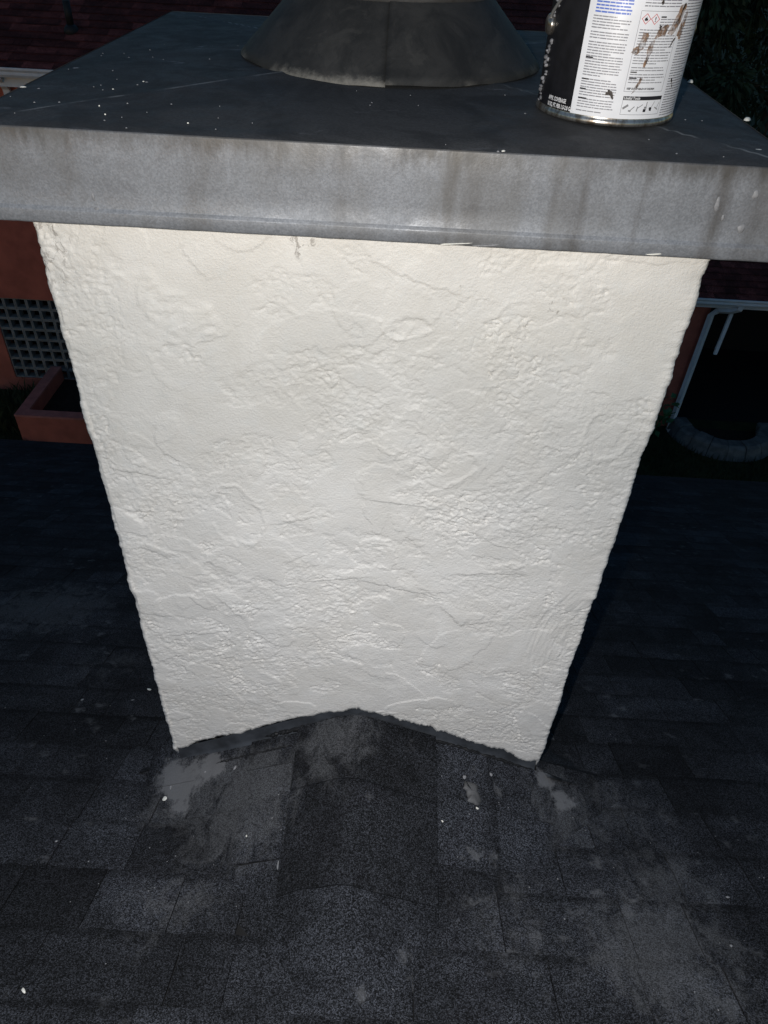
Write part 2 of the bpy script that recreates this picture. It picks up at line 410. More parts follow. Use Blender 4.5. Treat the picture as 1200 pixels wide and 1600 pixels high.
def to_cam(p):
    d = Vector(p) - CAM; z = d.dot(fw)
    if z < .05: return None
    return (600 + 1138.41*d.dot(rt)/z, 800 - 1138.41*d.dot(up)/z, z)
def behind_chimney(p):
    """the straight line from the camera to p passes through the chimney"""
    d = Vector(p) - CAM; t0, t1 = 0.0, .985
    for i, (lo, hi) in enumerate(((-CW/2, CW/2), (0, CD), (-1, 1.19))):
        if abs(d[i]) < 1e-9:
            if not lo <= CAM[i] <= hi: return False
            continue
        a, b = (lo-CAM[i])/d[i], (hi-CAM[i])/d[i]
        if a > b: a, b = b, a
        t0, t1 = max(t0, a), min(t1, b)
    return t0 < t1

SLABS = {}
def slab_mesh(name, w, L, th, mat, var):
    """one shingle tab: x along the course, y down the slope (butt at 0), z out of the roof; butt edge uneven"""
    key = (name, round(w, 4), round(L, 4), var, mat.name)
    if key in SLABS: return SLABS[key]
    rs = random.Random(hash((round(w*1000), var)) & 0xffff)
    n = 4; vs = []; at = []
    for k in range(n+1):
        x = w * k / n + (0 if k in (0, n) else rs.uniform(-.004, .004))
        e = rs.uniform(-.0026, .0026); lift = rs.uniform(0, .0022)
        sk = rs.uniform(-.0015, .0015); q = 1 - .034/L
        vs += [(x, -L, .0004), (x, -L, .0004+th*.6), (x + sk*.7, -.034, .0004 + (.0046+lift)*q + th*(.6+.4*q)), (x + sk, e, .0046+lift), (x + sk, e - .0012, .0046+lift+th)]
        at += [0, 0, 0, 1, 1]
    fs = []
    for k in range(n):
        a = 5*k; b = a+5
        fs += [(a+1, b+1, b+2, a+2), (a+2, b+2, b+4, a+4), (a+4, b+4, b+3, a+3), (a, a+3, b+3, b)]
    fs += [(0, 1, 2, 4, 3), (5*n, 5*n+3, 5*n+4, 5*n+2, 5*n+1)]
    fs = [tuple(reversed(f)) for f in fs]
    me = bpy.data.meshes.new(name); me.from_pydata(vs, [], fs); me.materials.append(mat); me.update()
    me.attributes.new('butt', 'FLOAT', 'POINT').data.foreach_set('value', at)
    SLABS[key] = me
    return me

TABS = []   # (name, parent, matrix, width, length, variant)
def shingle_course(O, U, V, Nn, v, u_from, u_to, exp, lap, rs, widths, dest, tilt=True):
    u = u_from
    while u < u_to - .03:
        w = rs.choice(widths)
        if u + w > u_to: w = u_to - u
        w = max(.03, round(w / .01) * .01)
        p = O + U * (u + .0009) + V * (v + rs.uniform(-.003, .003))
        m = Matrix((U, V, Nn)).transposed().to_4x4(); m.translation = p
        dest.append((m, w - .0018, exp + lap, rs.randrange(4), O + U*(u + w/2) + V*(v - exp/2)))
        u += w

def place_tabs(dest, name, stuff_name, parent, mat, th, nmax, Nn=None):
    """the tabs that show largest become parts, the rest one joined part"""
    sc = []
    for m, w, L, var, ctr in dest:
        q = to_cam(ctr); s = 0
        if q and -60 < q[0] < 1260 and -40 < q[1] < 1660:
            nn = Vector((m[0][2], m[1][2], m[2][2])); d = (ctr - CAM)
            s = abs(nn.dot(d.normalized())) * w * L / q[2]**2
            if behind_chimney(ctr): s *= .01
        sc.append(s)
    order = sorted(range(len(dest)), key=lambda i: -sc[i])
    o_ = org(parent); rest = MB(); rat = []
    for rank, i in enumerate(order):
        m, w, L, var, ctr = dest[i]
        me = slab_mesh(name, w, L, th, mat, var)
        if rank < nmax and sc[i] > 0:
            o = bpy.data.objects.new(name, me); link(o, parent)
            mm = m.copy(); mm.translation = m.translation - o_
            o.matrix_basis = mm; ORG[o.name] = o_
        else:
            rest.add([m @ v.co for v in me.vertices], [tuple(p.vertices) for p in me.polygons]); rat += [d_.value for d_ in me.attributes['butt'].data]
    if rest.v: rest.build(stuff_name, mat, parent, kind='stuff').data.attributes.new('butt', 'FLOAT', 'POINT').data.foreach_set('value', rat)

rs = random.Random(11)
sl = math.sqrt(1 + MS*MS)
Um = Vector((1, 0, 0)); Vm = Vector((0, 1, -MS)) / sl; Nm = Um.cross(Vm)
Nm = -Nm if Nm.z < 0 else Nm
Om = Vector((0, 0, M0))
EXPY = .1235
tabs = []
WID = [.09, .12, .15, .18, .23]
k = -18
while True:
    yb = -.172 + .062 + EXPY * k      # butt line in plan; steps match the photographed courses
    yb = -.172 + EXPY * k
    if yb > EAVE_Y: break
    k += 1
    if yb < TOP_Y + .15: continue
    off = rs.uniform(0, .2)
    row = []
    xl, xr = (-4.6, 4.6) if yb > 1 else (-2.6, 2.6)
    shingle_course(Om, Um, Vm, Nm, yb * sl, xl - off, xr, EXPY * sl, .035, rs, WID, row)
    for tdat in row:
        c_ = tdat[4]
        if z_sad(c_.x) > z_main(c_.y) + .05 and c_.y < .02 and abs(c_.x) < .75: continue     # buried under the saddle
        if abs(c_.x) < CW/2 - .1 and .05 < c_.y < CD - .1: continue                        # under the chimney
        tabs.append(tdat)
# saddle (cricket) behind the chimney, courses parallel to its ridge
mbs = MB(); step = 24
for sgn, K, xe in ((-1, KL, -.70), (1, KR, .80)):
    y_end = -1.2
    pts = [(0, 0), (sgn*CW/2, 0)]
    xq = sgn * (HC - M0) / K
    # plan polygon: ridge-chimney, along face, out to valley at y=0, valley back to ridge
    poly = [(0, .004), (xq*1.02, .004), (0, y_val(0) - .02)]
    vs = [(x, y, z_sad(x) - .014) for x, y in poly]
    mbs.add(vs, [(0, 1, 2) if sgn < 0 else (0, 2, 1)])
    # small apron that folds the saddle down to the slope beside the chimney corner
    a = (sgn*(CW/2-.01), .004, z_sad(sgn*CW/2) - .014); b = (xq*1.02, .004, z_main(0) - .012); c_ = (sgn*(CW/2-.01), .26, z_main(.26) - .008)
    mbs.add([a, b, c_], [(0, 1, 2) if sgn > 0 else (0, 2, 1)])
mbs.build('saddle_deck', M_DECK, house)
for sgn, K, xs in ((-1, KL, (.122, .22, .345, .47, .56)), (1, KR, (.171, .301, .430, .555, .67))):
    sk = math.sqrt(1 + K*K)
    V = Vector((sgn, 0, -K)) / sk; U = Vector((0, 1, 0)) * (1 if sgn < 0 else -1)
    Nn = U.cross(V); 
    if Nn.z < 0: U = -U; Nn = U.cross(V)
    O = Vector((0, 0, HC))
    prev = 0.0
    for xb in xs:
        x0 = sgn * xb
        xm = sgn * (prev + xb) / 2
        ya, yb = y_val(xm) - .12, -.003
        e = (xb - prev) * sk
        if xb > CW/2 + .02: yb = .05 if xb < .5 else .03
        if xb <= .18: lap = 0
        u_lo, u_hi = (ya, yb) if U.y > 0 else (-yb, -ya)
        if u_hi - u_lo > .04:
            row = []
            shingle_course(O, U, V, Nn, xb * sk, u_lo, u_hi, e, .02 if prev > 0 else 0.0, rs, [.12, .16, .20, .26], row)
            tabs += row
        prev = xb
    # apron pieces beside the chimney corner
    xq = (HC - M0) / K
    A = Vector((sgn*CW/2, 0, z_sad(sgn*CW/2))); B = Vector((sgn*xq, 0, z_main(0))); C = Vector((sgn*CW/2, .26, z_main(.26)))
    n_ = (B - A).cross(C - A).normalized(); n_ = -n_ if n_.z < 0 else n_
    Va = (C - (A + B) / 2); Va = (Va - n_*Va.dot(n_)).normalized(); Ua = Va.cross(n_)
    Ln = (B - A).length
    for kk in range(3):
        o0 = (A if Ua.dot(B - A) > 0 else B)
        shingle_course(o0, Ua, Va, n_, .07 * (kk + 1) + .0, .045 * kk + .01, Ln - .04*kk, .07, .02, rs, [.12, .09], tabs)
place_tabs(tabs, 'shingle', 'shingle_field', house, M_SH, .0042, 297)

# ridge caps folded over the saddle ridge, uneven V shaped butts
for i, (yb, yt) in enumerate(((-.60, -.30), (-.545, -.25), (-.343, -.05), (-.144, -.002))):
    g = random.Random(50 + i); vs = []; fs = []
    xs = [-.122, -.08, -.035, -.010, .012, .045, .10, .171]
    nx = len(xs)
    for j, (y, h) in enumerate(((yb, .0155), ((yb + yt)/2, .0105), (yt, .0085 if i < 3 else .011))):
        for x in xs:
            zr = HC + .006 - math.sqrt(((KL if x < 0 else KR)*x)**2 + .008**2) + .010 
            jx = g.uniform(-.002, .002); jy = g.uniform(-.003, .003) if j == 0 else 0
            bulge = -.02*abs(x)/.15 if j == 0 else 0
            vs.append((x + jx, y + jy + bulge*.4, zr + h - .006 + g.uniform(-.0008, .0008)))
    nt_ = len(vs)
    for x_, y_, z_ in list(vs): vs.append((x_, y_, z_ - .0045))
    for j in range(2):
        for k2 in range(nx - 1):
            a = j*nx + k2
            fs += [(a, a+1, a+nx+1, a+nx), (nt_+a, nt_+a+nx, nt_+a+nx+1, nt_+a+1)]
    for k2 in range(nx - 1): fs.append((k2, nt_+k2, nt_+k2+1, k2+1)); b = 2*nx + k2; fs.append((b, b+1, nt_+b+1, nt_+b))
    for j in range(2):
        a = j*nx; fs.append((a, a+nx, nt_+a+nx, nt_+a)); a = j*nx + nx-1; fs.append((a, nt_+a, nt_+a+nx, a+nx))
    obj('ridge_cap', vs, fs, M_SH, house)

# dried paint flecks and sealant on the roof
def roof_pt(x, y):
    if y < 0 and z_sad(x) > z_main(y): 
        K = KL if x < 0 else -KR
        hi = .013 if -.122 < x < .171 else .0095
        return Vector((x, y, z_sad(x) + hi)), Vector((-K, 0, 1)).normalized()
    return Vector((x, y, z_main(y) + .0085)), Vector((0, MS, 1)).normalized()
FL = [(.105,-.027,.0055,.0035),(.236,-.071,.009,.006),(.297,-.046,.008,.006),(.065,-.041,.004,.003),(-.257,-.059,.008,.005),(.168,-.111,.003,.003),(.26,-.133,.006,.0035),
      (-.327,-.053,.006,.005),(-.405,-.071,.009,.005),(-.413,-.096,.010,.010),(.104,-.152,.004,.003),(-.125,-.288,.013,.007),(.184,-.181,.004,.003),
      (-.782,-.065,.013,.008),(-.584,-.229,.006,.004),(-.606,.334,.011,.008),(-.629,.276,.009,.006),(-.763,.265,.010,.006),(-.484,-.527,.010,.004),(.74,-.272,.006,.005),(.694,-.377,.005,.004),
      (-.2,-.22,.006,.004),(-.06,-.40,.004,.003),(.33,-.30,.005,.004)]
for i, (x, y, a, b) in enumerate(FL):
    p, n = roof_pt(x, y); mb = MB(); mb.blob(p, a*.62, b*.62, .0014, (math.cos(i), math.sin(i), 0), n, 100+i)
    mb.build('paint_fleck', M_FLECKG if i % 3 else M_FLECK, house, True)
mb = MB(); g = random.Random(3)
for i in range(150):
    x = g.uniform(-.95, .95); y = g.uniform(-.5, .25)
    if abs(x) < CW/2 + .01 and y > -.012: continue
    p, n = roof_pt(x, y); a = g.uniform(.0007, .0019); mb.blob(p, a, a*g.uniform(.6, 1), .0008, (1,0,0), n, i, 6)
mb.build('paint_spatter', M_FLECKG, house, True, kind='stuff')
# flat patches: sealant at the left chimney corner, a tape scrap on the right
def patch(name, outline, mat, lift=.003, seed=1):
    g = random.Random(seed); pts = []
    n = len(outline)
    for i in range(n):
        a = outline[i]; b = outline[(i+1) % n]
        for k_ in range(6):
            q = k_/6; pts.append((a[0]+(b[0]-a[0])*q + g.uniform(-.004, .004), a[1]+(b[1]-a[1])*q + g.uniform(-.004, .004)))
    cx_ = sum(p[0] for p in pts)/len(pts); cy_ = sum(p[1] for p in pts)/len(pts)
    vs = []; m_ = len(pts)
    for s_, l_ in ((1, 0), (.93, lift), (.5, lift*1.2)):
        for x, y in pts:
            p, n_ = roof_pt(cx_+(x-cx_)*s_, cy_+(y-cy_)*s_); vs.append(p + n_*(l_ - .001))
    p, n_ = roof_pt(cx_, cy_); vs.append(p + n_*lift*1.2)
    fs = [(l_*m_+k_, l_*m_+(k_+1) % m_, (l_+1)*m_+(k_+1) % m_, (l_+1)*m_+k_) for l_ in range(2) for k_ in range(m_)] + [(2*m_+k_, 2*m_+(k_+1) % m_, 3*m_) for k_ in range(m_)]
    o = obj(name, vs, fs, mat, house, True)
patch('tape_scrap', [(.232,-.082),(.262,-.082),(.268,-.125),(.24,-.125)], M_SEAL, .0045, 6)

# ------------------------------------------------------------------ chimney
chim = thing('chimney', 'square white stucco chimney with a metal cap, standing on the charcoal roof', 'chimney', (0, 0, 0))
ZT, ZB = 1.2944, 1.1928
CL, CR, CF, CB = -.4549, .4717, -.0328, .8898
def perimeter():
    P_ = []; r = .009; hw = CW/2
    def arc(cx, cy, a0, a1, n=7):
        for k in range(n): 
            a = a0 + (a1-a0)*k/(n-1); P_.append((cx + r*math.cos(a), cy + r*math.sin(a), math.cos(a), math.sin(a)))
    nf = int((CW - 2*r)/.00165)
    for k in range(1, nf): P_.append((-hw + r + (CW-2*r)*k/nf, 0, 0, -1))
    arc(hw - r, r, -math.pi/2, 0)
    for k in range(1, 80): P_.append((hw, r + (CD-2*r)*k/80, 1, 0))
    arc(hw - r, CD - r, 0, math.pi/2)
    for k in range(1, 30): P_.append((hw - r - (CW-2*r)*k/30, CD, 0, 1))
    arc(-hw + r, CD - r, math.pi/2, math.pi)
    for k in range(1, 80): P_.append((-hw, CD - r - (CD-2*r)*k/80, -1, 0))
    arc(-hw + r, r, math.pi, 1.5*math.pi)
    return np.array(P_)
PR = perimeter(); NU = len(PR); NV = 760
seg = np.hypot(*(np.roll(PR[:, :2], -1, 0) - PR[:, :2]).T)
Scoord = PR[0, 0] + np.concatenate([[0], np.cumsum(seg)[:-1]])
x_, y_ = PR[:, 0], PR[:, 1]
Kx = np.where(x_ < 0, .515, .445)
z_front = .214 - np.sqrt((Kx*x_)**2 + .020**2) + np.where(x_ < 0, .006*sst(x_, -.40, -.34), .003)
z_front = np.maximum(z_front, np.where(x_ < 0, 0.0, .014))
rag = (fbm(x_*1.0, x_*0+.3, .05, 91, 5, .6) - .5) * .028 + np.where(x_ > .0, (fbm(x_, x_*0+4.0, .023, 92, 5, .7) - .5)*.022, (fbm(x_, x_*0+4.0, .03, 92, 4, .6) - .5)*.008)
z_front = z_front + rag
side = sst(y_, .0, .06)
z_bot = z_front*(1-side) + (M0 - MS*y_ - .05)*side
z_top = 1.262
V01 = np.linspace(0, 1, NV)
Zg = z_bot[None, :] + (z_top - z_bot)[None, :]*V01[:, None]
Sg = np.broadcast_to(Scoord[None, :], Zg.shape)
# --- trowelled, brushed-over stucco relief
sx_, zx_ = Sg, Zg
wx = sx_ + .022*(fbm(sx_, zx_, .05, 1, 4, .6) - .5) + .05*(fbm(sx_, zx_, .16, 2, 2) - .5)
wz = zx_ + .022*(fbm(sx_, zx_, .05, 3, 4, .6) - .5) + .05*(fbm(sx_, zx_, .16, 4, 2) - .5)
D = .0050*(fbm(sx_, zx_, .30, 5, 3) - .5)
n1 = fbm(wx*.75, wz, .115, 6, 4, .5); n2 = fbm(wx*.9, wz*1.1, .07, 7, 4, .55)
smooth = np.clip(sst(n1, .565, .600) + .9*sst(1 - n2, .625, .665) + .9*sst(fbm(wx, wz*1.2, .05, 16, 3, .5), .635, .67), 0, 1)       # flat trowelled islands
rough = sst(fbm(sx_, zx_, .13, 8, 3), .36, .62)
def terr(n, k, w):
    q = n*k; f = q - np.floor(q); return (np.floor(q) + sst(f, 1-w, 1))/k
D += .0150*(terr(n1*.6 + .4*fbm(wz*.9, wx, .09, 17, 4, .55), 8, .05) - .5)*.10                                       # thin layered ledges
D += .0085*(terr(n2, 8, .10) - .5)*(.30 + .70*rough)*.28
ux = sx_ + .006*(fbm(sx_, zx_, .011, 51, 2) - .5); uz = zx_ + .006*(fbm(sx_, zx_, .011, 52, 2) - .5)
peb = np.abs(fbm(ux, uz*1.15, .0125, 9, 2) - .5)*2                            # crumbly flow wrinkles and crumbs
c1 = sst(fbm(ux, uz*1.2, .0085, 10, 2), .51, .575); c2 = sst(fbm(uz, ux, .0052, 13, 1), .54, .64)
crk = np.abs(fbm(wx, wz*1.4, .026, 11, 3, .55) - .5)*2
hot = sst(fbm(wx, wz*1.3, .085, 15, 4, .6), .50, .60)                         # the coarsest clots
D += .0009*smooth
def g2(cx, cz, a, b, rot=0):
    dx, dz_ = sx_ - cx, zx_ - cz; c_, s_ = math.cos(rot), math.sin(rot)
    return ((dx*c_ + dz_*s_)/a)**2 + ((-dx*s_ + dz_*c_)/b)**2
# overlapping trowel smears: flat inside, one crisp crumbled edge, fading out along the stroke
nfc = int((CW)/.00165) - 8
fx_, fz_ = sx_[:, :nfc], zx_[:, :nfc]
wax = fx_ + .023*(fbm(fx_, fz_, .024, 61, 6, .66) - .5) + .03*(fbm(fx_, fz_, .09, 62, 2) - .5)
waz = fz_ + .023*(fbm(fx_, fz_, .024, 63, 6, .66) - .5) + .03*(fbm(fx_, fz_, .09, 64, 2) - .5)
PL = np.zeros_like(fx_); FLATM = np.zeros_like(fx_)
gp = random.Random(19)
for k in range(150):
    cx, cz = gp.uniform(-.42, .42), gp.uniform(.02, 1.2); a_, b_ = gp.uniform(.022, .085), gp.uniform(.014, .045); rot = gp.uniform(-1.4, 1.4)
    h_ = gp.uniform(.0004, .0013); fl_ = gp.uniform(.2, .95); sd = gp.uniform(0, 6.28)
    m = max(a_, b_)*1.35 + .02
    j0, j1 = np.searchsorted(Scoord[:nfc], (cx-m, cx+m))
    if j1 - j0 < 4: continue
    sl_ = (slice(None), slice(j0, j1)); ok = np.abs(fz_[sl_] - cz) < m
    dx, dz_ = wax[sl_][ok] - cx, waz[sl_][ok] - cz; c_, s_ = math.cos(rot), math.sin(rot)
    p_, q_ = (dx*c_ + dz_*s_)/a_, (-dx*s_ + dz_*c_)/b_
    q = np.sqrt(p_*p_ + q_*q_); ins = sst(1 - q, 0, .07)
    fade = .12 + .88*sst(p_*math.cos(sd) + q_*math.sin(sd), -.75, .85)
    t_ = PL[sl_]; t_[ok] += h_*ins*fade*np.where(q < 1, 1, 1) + .18*h_*np.exp(-((q-.97)/.04)**2)*fade; PL[sl_] = t_
    t_ = FLATM[sl_]; t_[ok] = np.maximum(t_[ok], fl_*ins*fade); FLATM[sl_] = t_
FM = np.zeros_like(D); FM[:, :nfc] = FLATM
edge_d = np.minimum(np.abs(Sg - (-CW/2)), np.abs(Sg - CW/2)); per = seg.sum(); edge_d = np.minimum(edge_d, np.abs(Sg - (per - CW/2)))
amp = (.52 + .48*rough)*(1 - .88*np.clip(smooth + FM, 0, 1))*(1 - .5*np.exp(-(edge_d/.012)**2))
D += amp*(.0008*(peb - .4) + (.00044 + .00040*hot)*c1 + (.00060 + .0001*hot)*c2 - (.0009 + .0012*hot)*np.exp(-(crk/.05)**2))
D += .00105*(fbm(sx_, zx_, .0042, 12, 2, .6) - .5)*(1 - .75*np.clip(smooth + .7*FM, 0, 1))
D[:, :nfc] += PL
# thick glossy repair patch, scoop with a bright lip, ring shaped knife marks, comb marks low on the right
q = g2(-.272, 1.088, .075, .034, -.45) + 2.4*(fbm(wx, wz, .05, 21, 4, .6) - .5)
pm = sst(1 - q, 0, .7); D += pm*(.0012 + .0052*(fbm(wx, wz*1.6, .028, 22, 3) - .5))
q = g2(.054, 1.068, .031, .016, .25) + 1.1*(fbm(wx, wz, .022, 23, 4, .6) - .5)
D += -.0026*sst(1 - q, 0, .8)*(.6 + 14*(zx_ - 1.062)) + .0008*np.exp(-((q-1.08)/.22)**2)*(zx_ < 1.07)
for cx, cz, ra, rb, th in ((.35, .912, .040, .05, .42), (-.06, .96, .055, .05, .52), (.21, 1.07, .07, .05, .50), (-.2, .72, .05, .06, .5), (.12, .84, .07, .04, .5)):
    q = np.sqrt(g2(cx, cz, ra, rb, .3)) + .9*(fbm(wx, wz, .05, 25, 4, .55) - .5)
    D += (.0009*np.exp(-((q - 1)/.07)**2) - .0006*sst(1-q, 0, .2))*sst(fbm(sx_, zx_, .05, 26, 3), th-.05, th+.05)
q = g2(.355, .47, .06, .17); arcs = (fbm(((sx_ - .52)**2 + (zx_ - .42)**2*.5)**.5*1.0, np.arctan2(zx_-.42, .52-sx_)*.02, .0045, 27, 3) - .5)*2.2
D += sst(1 - q, 0, .9)*.0011*arcs
for cx, cz, ln, ang in ((-.04, .59, .05, .15), (.06, .575, .07, -.25), (-.235, .50, .03, -.9), (-.11, .72, .03, .3), (.05, .77, .045, -.15), (-.31, .42, .05, .2), (.215, .62, .05, .1), (-.345, .80, .045, -.15)):
    dx, dz_ = sx_ - cx, zx_ - cz; a_ = dx*math.cos(ang) + dz_*math.sin(ang); b_ = -dx*math.sin(ang) + dz_*math.cos(ang) + .010*(fbm(sx_, zx_, .02, 33, 3) - .5)
    D += .0020*sst(b_, -.0012, .0012)*np.exp(-(b_/.022)**2)*np.exp(-(a_/ln)**2)*np.where(b_ > -.01, 1, 0)
# battered arrises
edge_d = np.minimum(np.abs(Sg - (-CW/2)), np.abs(Sg - CW/2))
per = seg.sum(); edge_d = np.minimum(edge_d, np.abs(Sg - (per - CW/2)))
ef = np.exp(-(edge_d/.016)**2)
D += ef*(.0085*(fbm(sx_*.2, zx_, .07, 41, 5, .62) - .56) + .0020*(fbm(sx_, zx_, .023, 42, 5, .7) - .5))
D += ef*.0055*(terr(fbm(sx_*.3, zx_, .055, 44, 4, .6), 7, .12) - .5)
chip = sst(fbm(sx_, zx_*.8 + sx_*.5, .012, 43, 2), .56, .64)*(np.exp(-g2(-.405, 1.15, .014, .05)) + np.exp(-(((Sg - per + CW/2 - .01)/.02)**2 + ((Zg - 1.15)/.05)**2)))
D += -.0035*np.clip(chip, 0, 1)
# rim above the flashing thins to a broken lip
D += -.0035*np.exp(-((Zg - z_bot[None, :])/.006)**2)
X = x_[None, :] + PR[:, 2][None, :]*D; Y = y_[None, :] + PR[:, 3][None, :]*D
rows = [np.stack([X, Y, Zg], -1)]
low1 = np.stack([x_ - PR[:, 2]*.011, y_ - PR[:, 3]*.011, z_bot + .001], -1)[None]
low2 = np.stack([x_ - PR[:, 2]*.011, y_ - PR[:, 3]*.011, z_bot - .3], -1)[None]
co_ = np.concatenate([low2, low1] + rows, 0); nr = co_.shape[0]
me = bpy.data.meshes.new('shaft')
nvt = nr*NU; me.vertices.add(nvt); me.vertices.foreach_set('co', co_.reshape(-1).astype(np.float32))
I = np.arange(nr-1)[:, None]*NU; J = np.arange(NU)[None, :]; J2 = (J + 1) % NU
qd = np.stack([I+J, I+J2, I+NU+J2, I+NU+J], -1).reshape(-1, 4)
nq = len(qd); me.loops.add(nq*4); me.loops.foreach_set('vertex_index', qd.reshape(-1).astype(np.int32))
me.polygons.add(nq); me.polygons.foreach_set('loop_start', np.arange(0, nq*4, 4, dtype=np.int32))
me.polygons.foreach_set('use_smooth', np.ones(nq, dtype=bool))
me.materials.append(M_STUCCO); me.update(calc_edges=True); me.validate()
link(bpy.data.objects.new('shaft', me), chim)

# flashing strips under the stucco lip
for name, xs0, xs1, K, in (('flashing', -.402, .006, KL), ('flashing', -.006, .405, KR)):
    vs = []; n = 40
    g = random.Random(int(K*100))
    for k in range(n+1):
        x = xs0 + (xs1-xs0)*k/n
        zc = z_sad(x) if abs(x) > .008 else HC - .0035; wob = g.uniform(-.0006, .0006) + (.0015 if K == KR else 0)
        vs += [(x, .004 + wob, zc + .045), (x, .002 + wob, zc + .012), (x, -.001, zc + .0035), (x, -.022, zc + .0015), (x, -.024, zc - .002)]
    fs = [(5*k+j, 5*k+j+1, 5*k+j+6, 5*k+j+5) for k in range(n) for j in range(4)]
    o = obj(name, vs, fs, M_FLASH, chim, True)
def bead(name, x0, x1, y, dz_, rad, seed):
    g = random.Random(seed); n = 70; pts = []; rr = []
    for k in range(n+1):
        x = x0 + (x1-x0)*k/n
        pts.append((x, y + g.uniform(-.0015, .0015), z_sad(x) + dz_ + g.uniform(-.0012, .0012))); rr.append(rad*g.uniform(.45, 1.25)*min(1, .3 + 6*min(k, n-k)/n))
    mb = MB(); mb.tube(pts, rr, 7); return mb.build(name, M_TAR, chim, True)
bead('tar_bead', -.20, -.012, -.001, .012, .0052, 8)
bead('tar_bead', .015, .40, -.003, .0085, .0035, 18)
bead('tar_crack', -.305, -.135, -.036, .0098, .0026, 28)

# ------------------------------------------------------------------ metal cap
RISE = .012
def nz(x, s): return float(vn(np.array([x*12.0]), np.array([s*3.7]), 77)[0]) - .5
# top pan
NG = 64; vs = []; fs = []
for j in range(NG+1):
    for i in range(NG+1):
        a, b = i/NG, j/NG
        x = CL + (CR-CL)*a; y = CF + (CB-CF)*b
        h = RISE*min(a, b, 1-a, 1-b)*2
        crease = abs(min(a, 1-a) - min(b, 1-b))
        h += .0016*math.exp(-(crease/.012)**2)*min(1, 8*min(a, b, 1-a, 1-b))
        e = min(a, b, 1-a, 1-b)
        h += .003*nz(x*.5+y*.3, y)*(1 if e > .02 else 0) + (-.0014 if e == 0 else 0)
        vs.append((x, y, ZT + h))
for j in range(NG):
    for i in range(NG):
        a = j*(NG+1)+i; fs.append((a, a+1, a+NG+2, a+NG+1))
pan = obj('cap_top', vs, fs, M_GALVTOP, chim, True)
# skirt, hem and drip edge
prof = [(-.001, ZT - .0003), (.0004, ZT - .0009), (.0008, ZT - .0022), (.0008, ZT - .03), (.0004, ZT - .06), (.0008, ZB + .0198), (.0012, ZB + .0190), (.0040, ZB + .0162), (.0044, ZB + .0150),
        (.0036, ZB + .003), (.0026, ZB + .0006), (.0008, ZB), (-.0010, ZB + .0006), (-.0012, ZB + .02), (-.0012, ZT - .006)]
loop = []
cs = [(CL, CF), (CR, CF), (CR, CB), (CL, CB)]
for e in range(4):
    a = Vector((*cs[e], 0)); b = Vector((*cs[(e+1) % 4], 0)); d = (b-a).normalized(); nrm = Vector((d.y, -d.x, 0))
    prev_n = Vector(((a - Vector((*cs[e-1], 0))).normalized().y, -(a - Vector((*cs[e-1], 0))).normalized().x, 0))
    loop.append((a, (nrm + prev_n)))
    for k in range(1, 60): loop.append((a + (b-a)*k/60, nrm))
NL = len(loop); vs = []; fs = []
for o_, z in prof:
    for i, (p, n_) in enumerate(loop):
        w = .0016*nz(i*.05, z*6) if ZB + .02 < z < ZT - .006 and 0 < i % 60 else 0
        w += .0005*nz(i*.11, 9.1) if z < ZB + .018 else 0
        vs.append(p + n_*(o_ + w) + Vector((0, 0, z + (.0006*nz(i*.06, 2.2) if z < ZB + .004 else 0))))
for j in range(len(prof)-1):
    for i in range(NL):
        a = j*NL+i; b = j*NL+(i+1) % NL; fs.append((a, a+NL, b+NL, b))
sk = obj('cap_skirt', vs, fs, M_GALV, chim, True)
# storm collar: cone with an overlapped seam and a notch in the front lip
c0 = (.0043, .4566); R1, H1, R2, H2 = .2312, .0085, .1462, .0929
vs = []; fs = []; n = 128
seam = -math.pi/2
for j in range(9):
    q = j/8
    for k in range(n+1):
        a = seam + 2*math.pi*k/n
        r_ = R1 + (R2-R1)*q + .0018*nz(math.cos(a)*.4, math.sin(a)*.4+q) + .0022*(1 - k/n)
        z = ZT + RISE*.6 + H1 - .006 + (H2-H1)*q
        if j == 0: z += .0035*nz(math.cos(a)*.6+3, math.sin(a)*.6) - (.0032 if k > n*.86 else 0)
        vs.append((c0[0] + r_*math.cos(a), c0[1] + r_*math.sin(a), z))
for j in range(8):
    for k in range(n):
        a = j*(n+1)+k; fs.append((a, a+1, a+n+2, a+n+1))
m_ = len(vs)
for v in list(vs): vs.append((c0[0] + (v[0]-c0[0])*.994, c0[1] + (v[1]-c0[1])*.994, v[2] - .0012))
fs += [(m_+f[3], m_+f[2], m_+f[1], m_+f[0]) for f in list(fs)]
for k in range(n): fs.append((k+1, k, m_+k, m_+k+1))
for j in range(8): a = j*(n+1); fs.append((a, a+n+1, m_+a+n+1, m_+a)); a += n; fs.append((a, m_+a, m_+a+n+1, a+n+1))
col = obj('storm_collar', vs, fs, M_COLLAR, chim, True)
mb = MB(); mb.lathe([(R2-.004, ZT+.03), (R2-.004, ZT+H2-.002), (R2+.003, ZT+H2), (R2+.003, ZT+H2+.016), (R2-.003, ZT+H2+.017), (R2-.006, ZT+.33)], c0, 64)
mb.build('flue_pipe', M_GALV, chim, True)
mb = MB(); mb.lathe([(.001, ZT+.47), (.19, ZT+.40), (.19, ZT+.385), (.02, ZT+.385)], c0, 48, True)
for k in range(4):
    a = .78 + k*math.pi/2; mb.box((c0[0]+.138*math.cos(a)-.008, c0[1]+.138*math.sin(a)-.008, ZT+.30), (c0[0]+.138*math.cos(a)+.008, c0[1]+.138*math.sin(a)+.008, ZT+.392))
mb.build('rain_hood', M_GALV, chim)
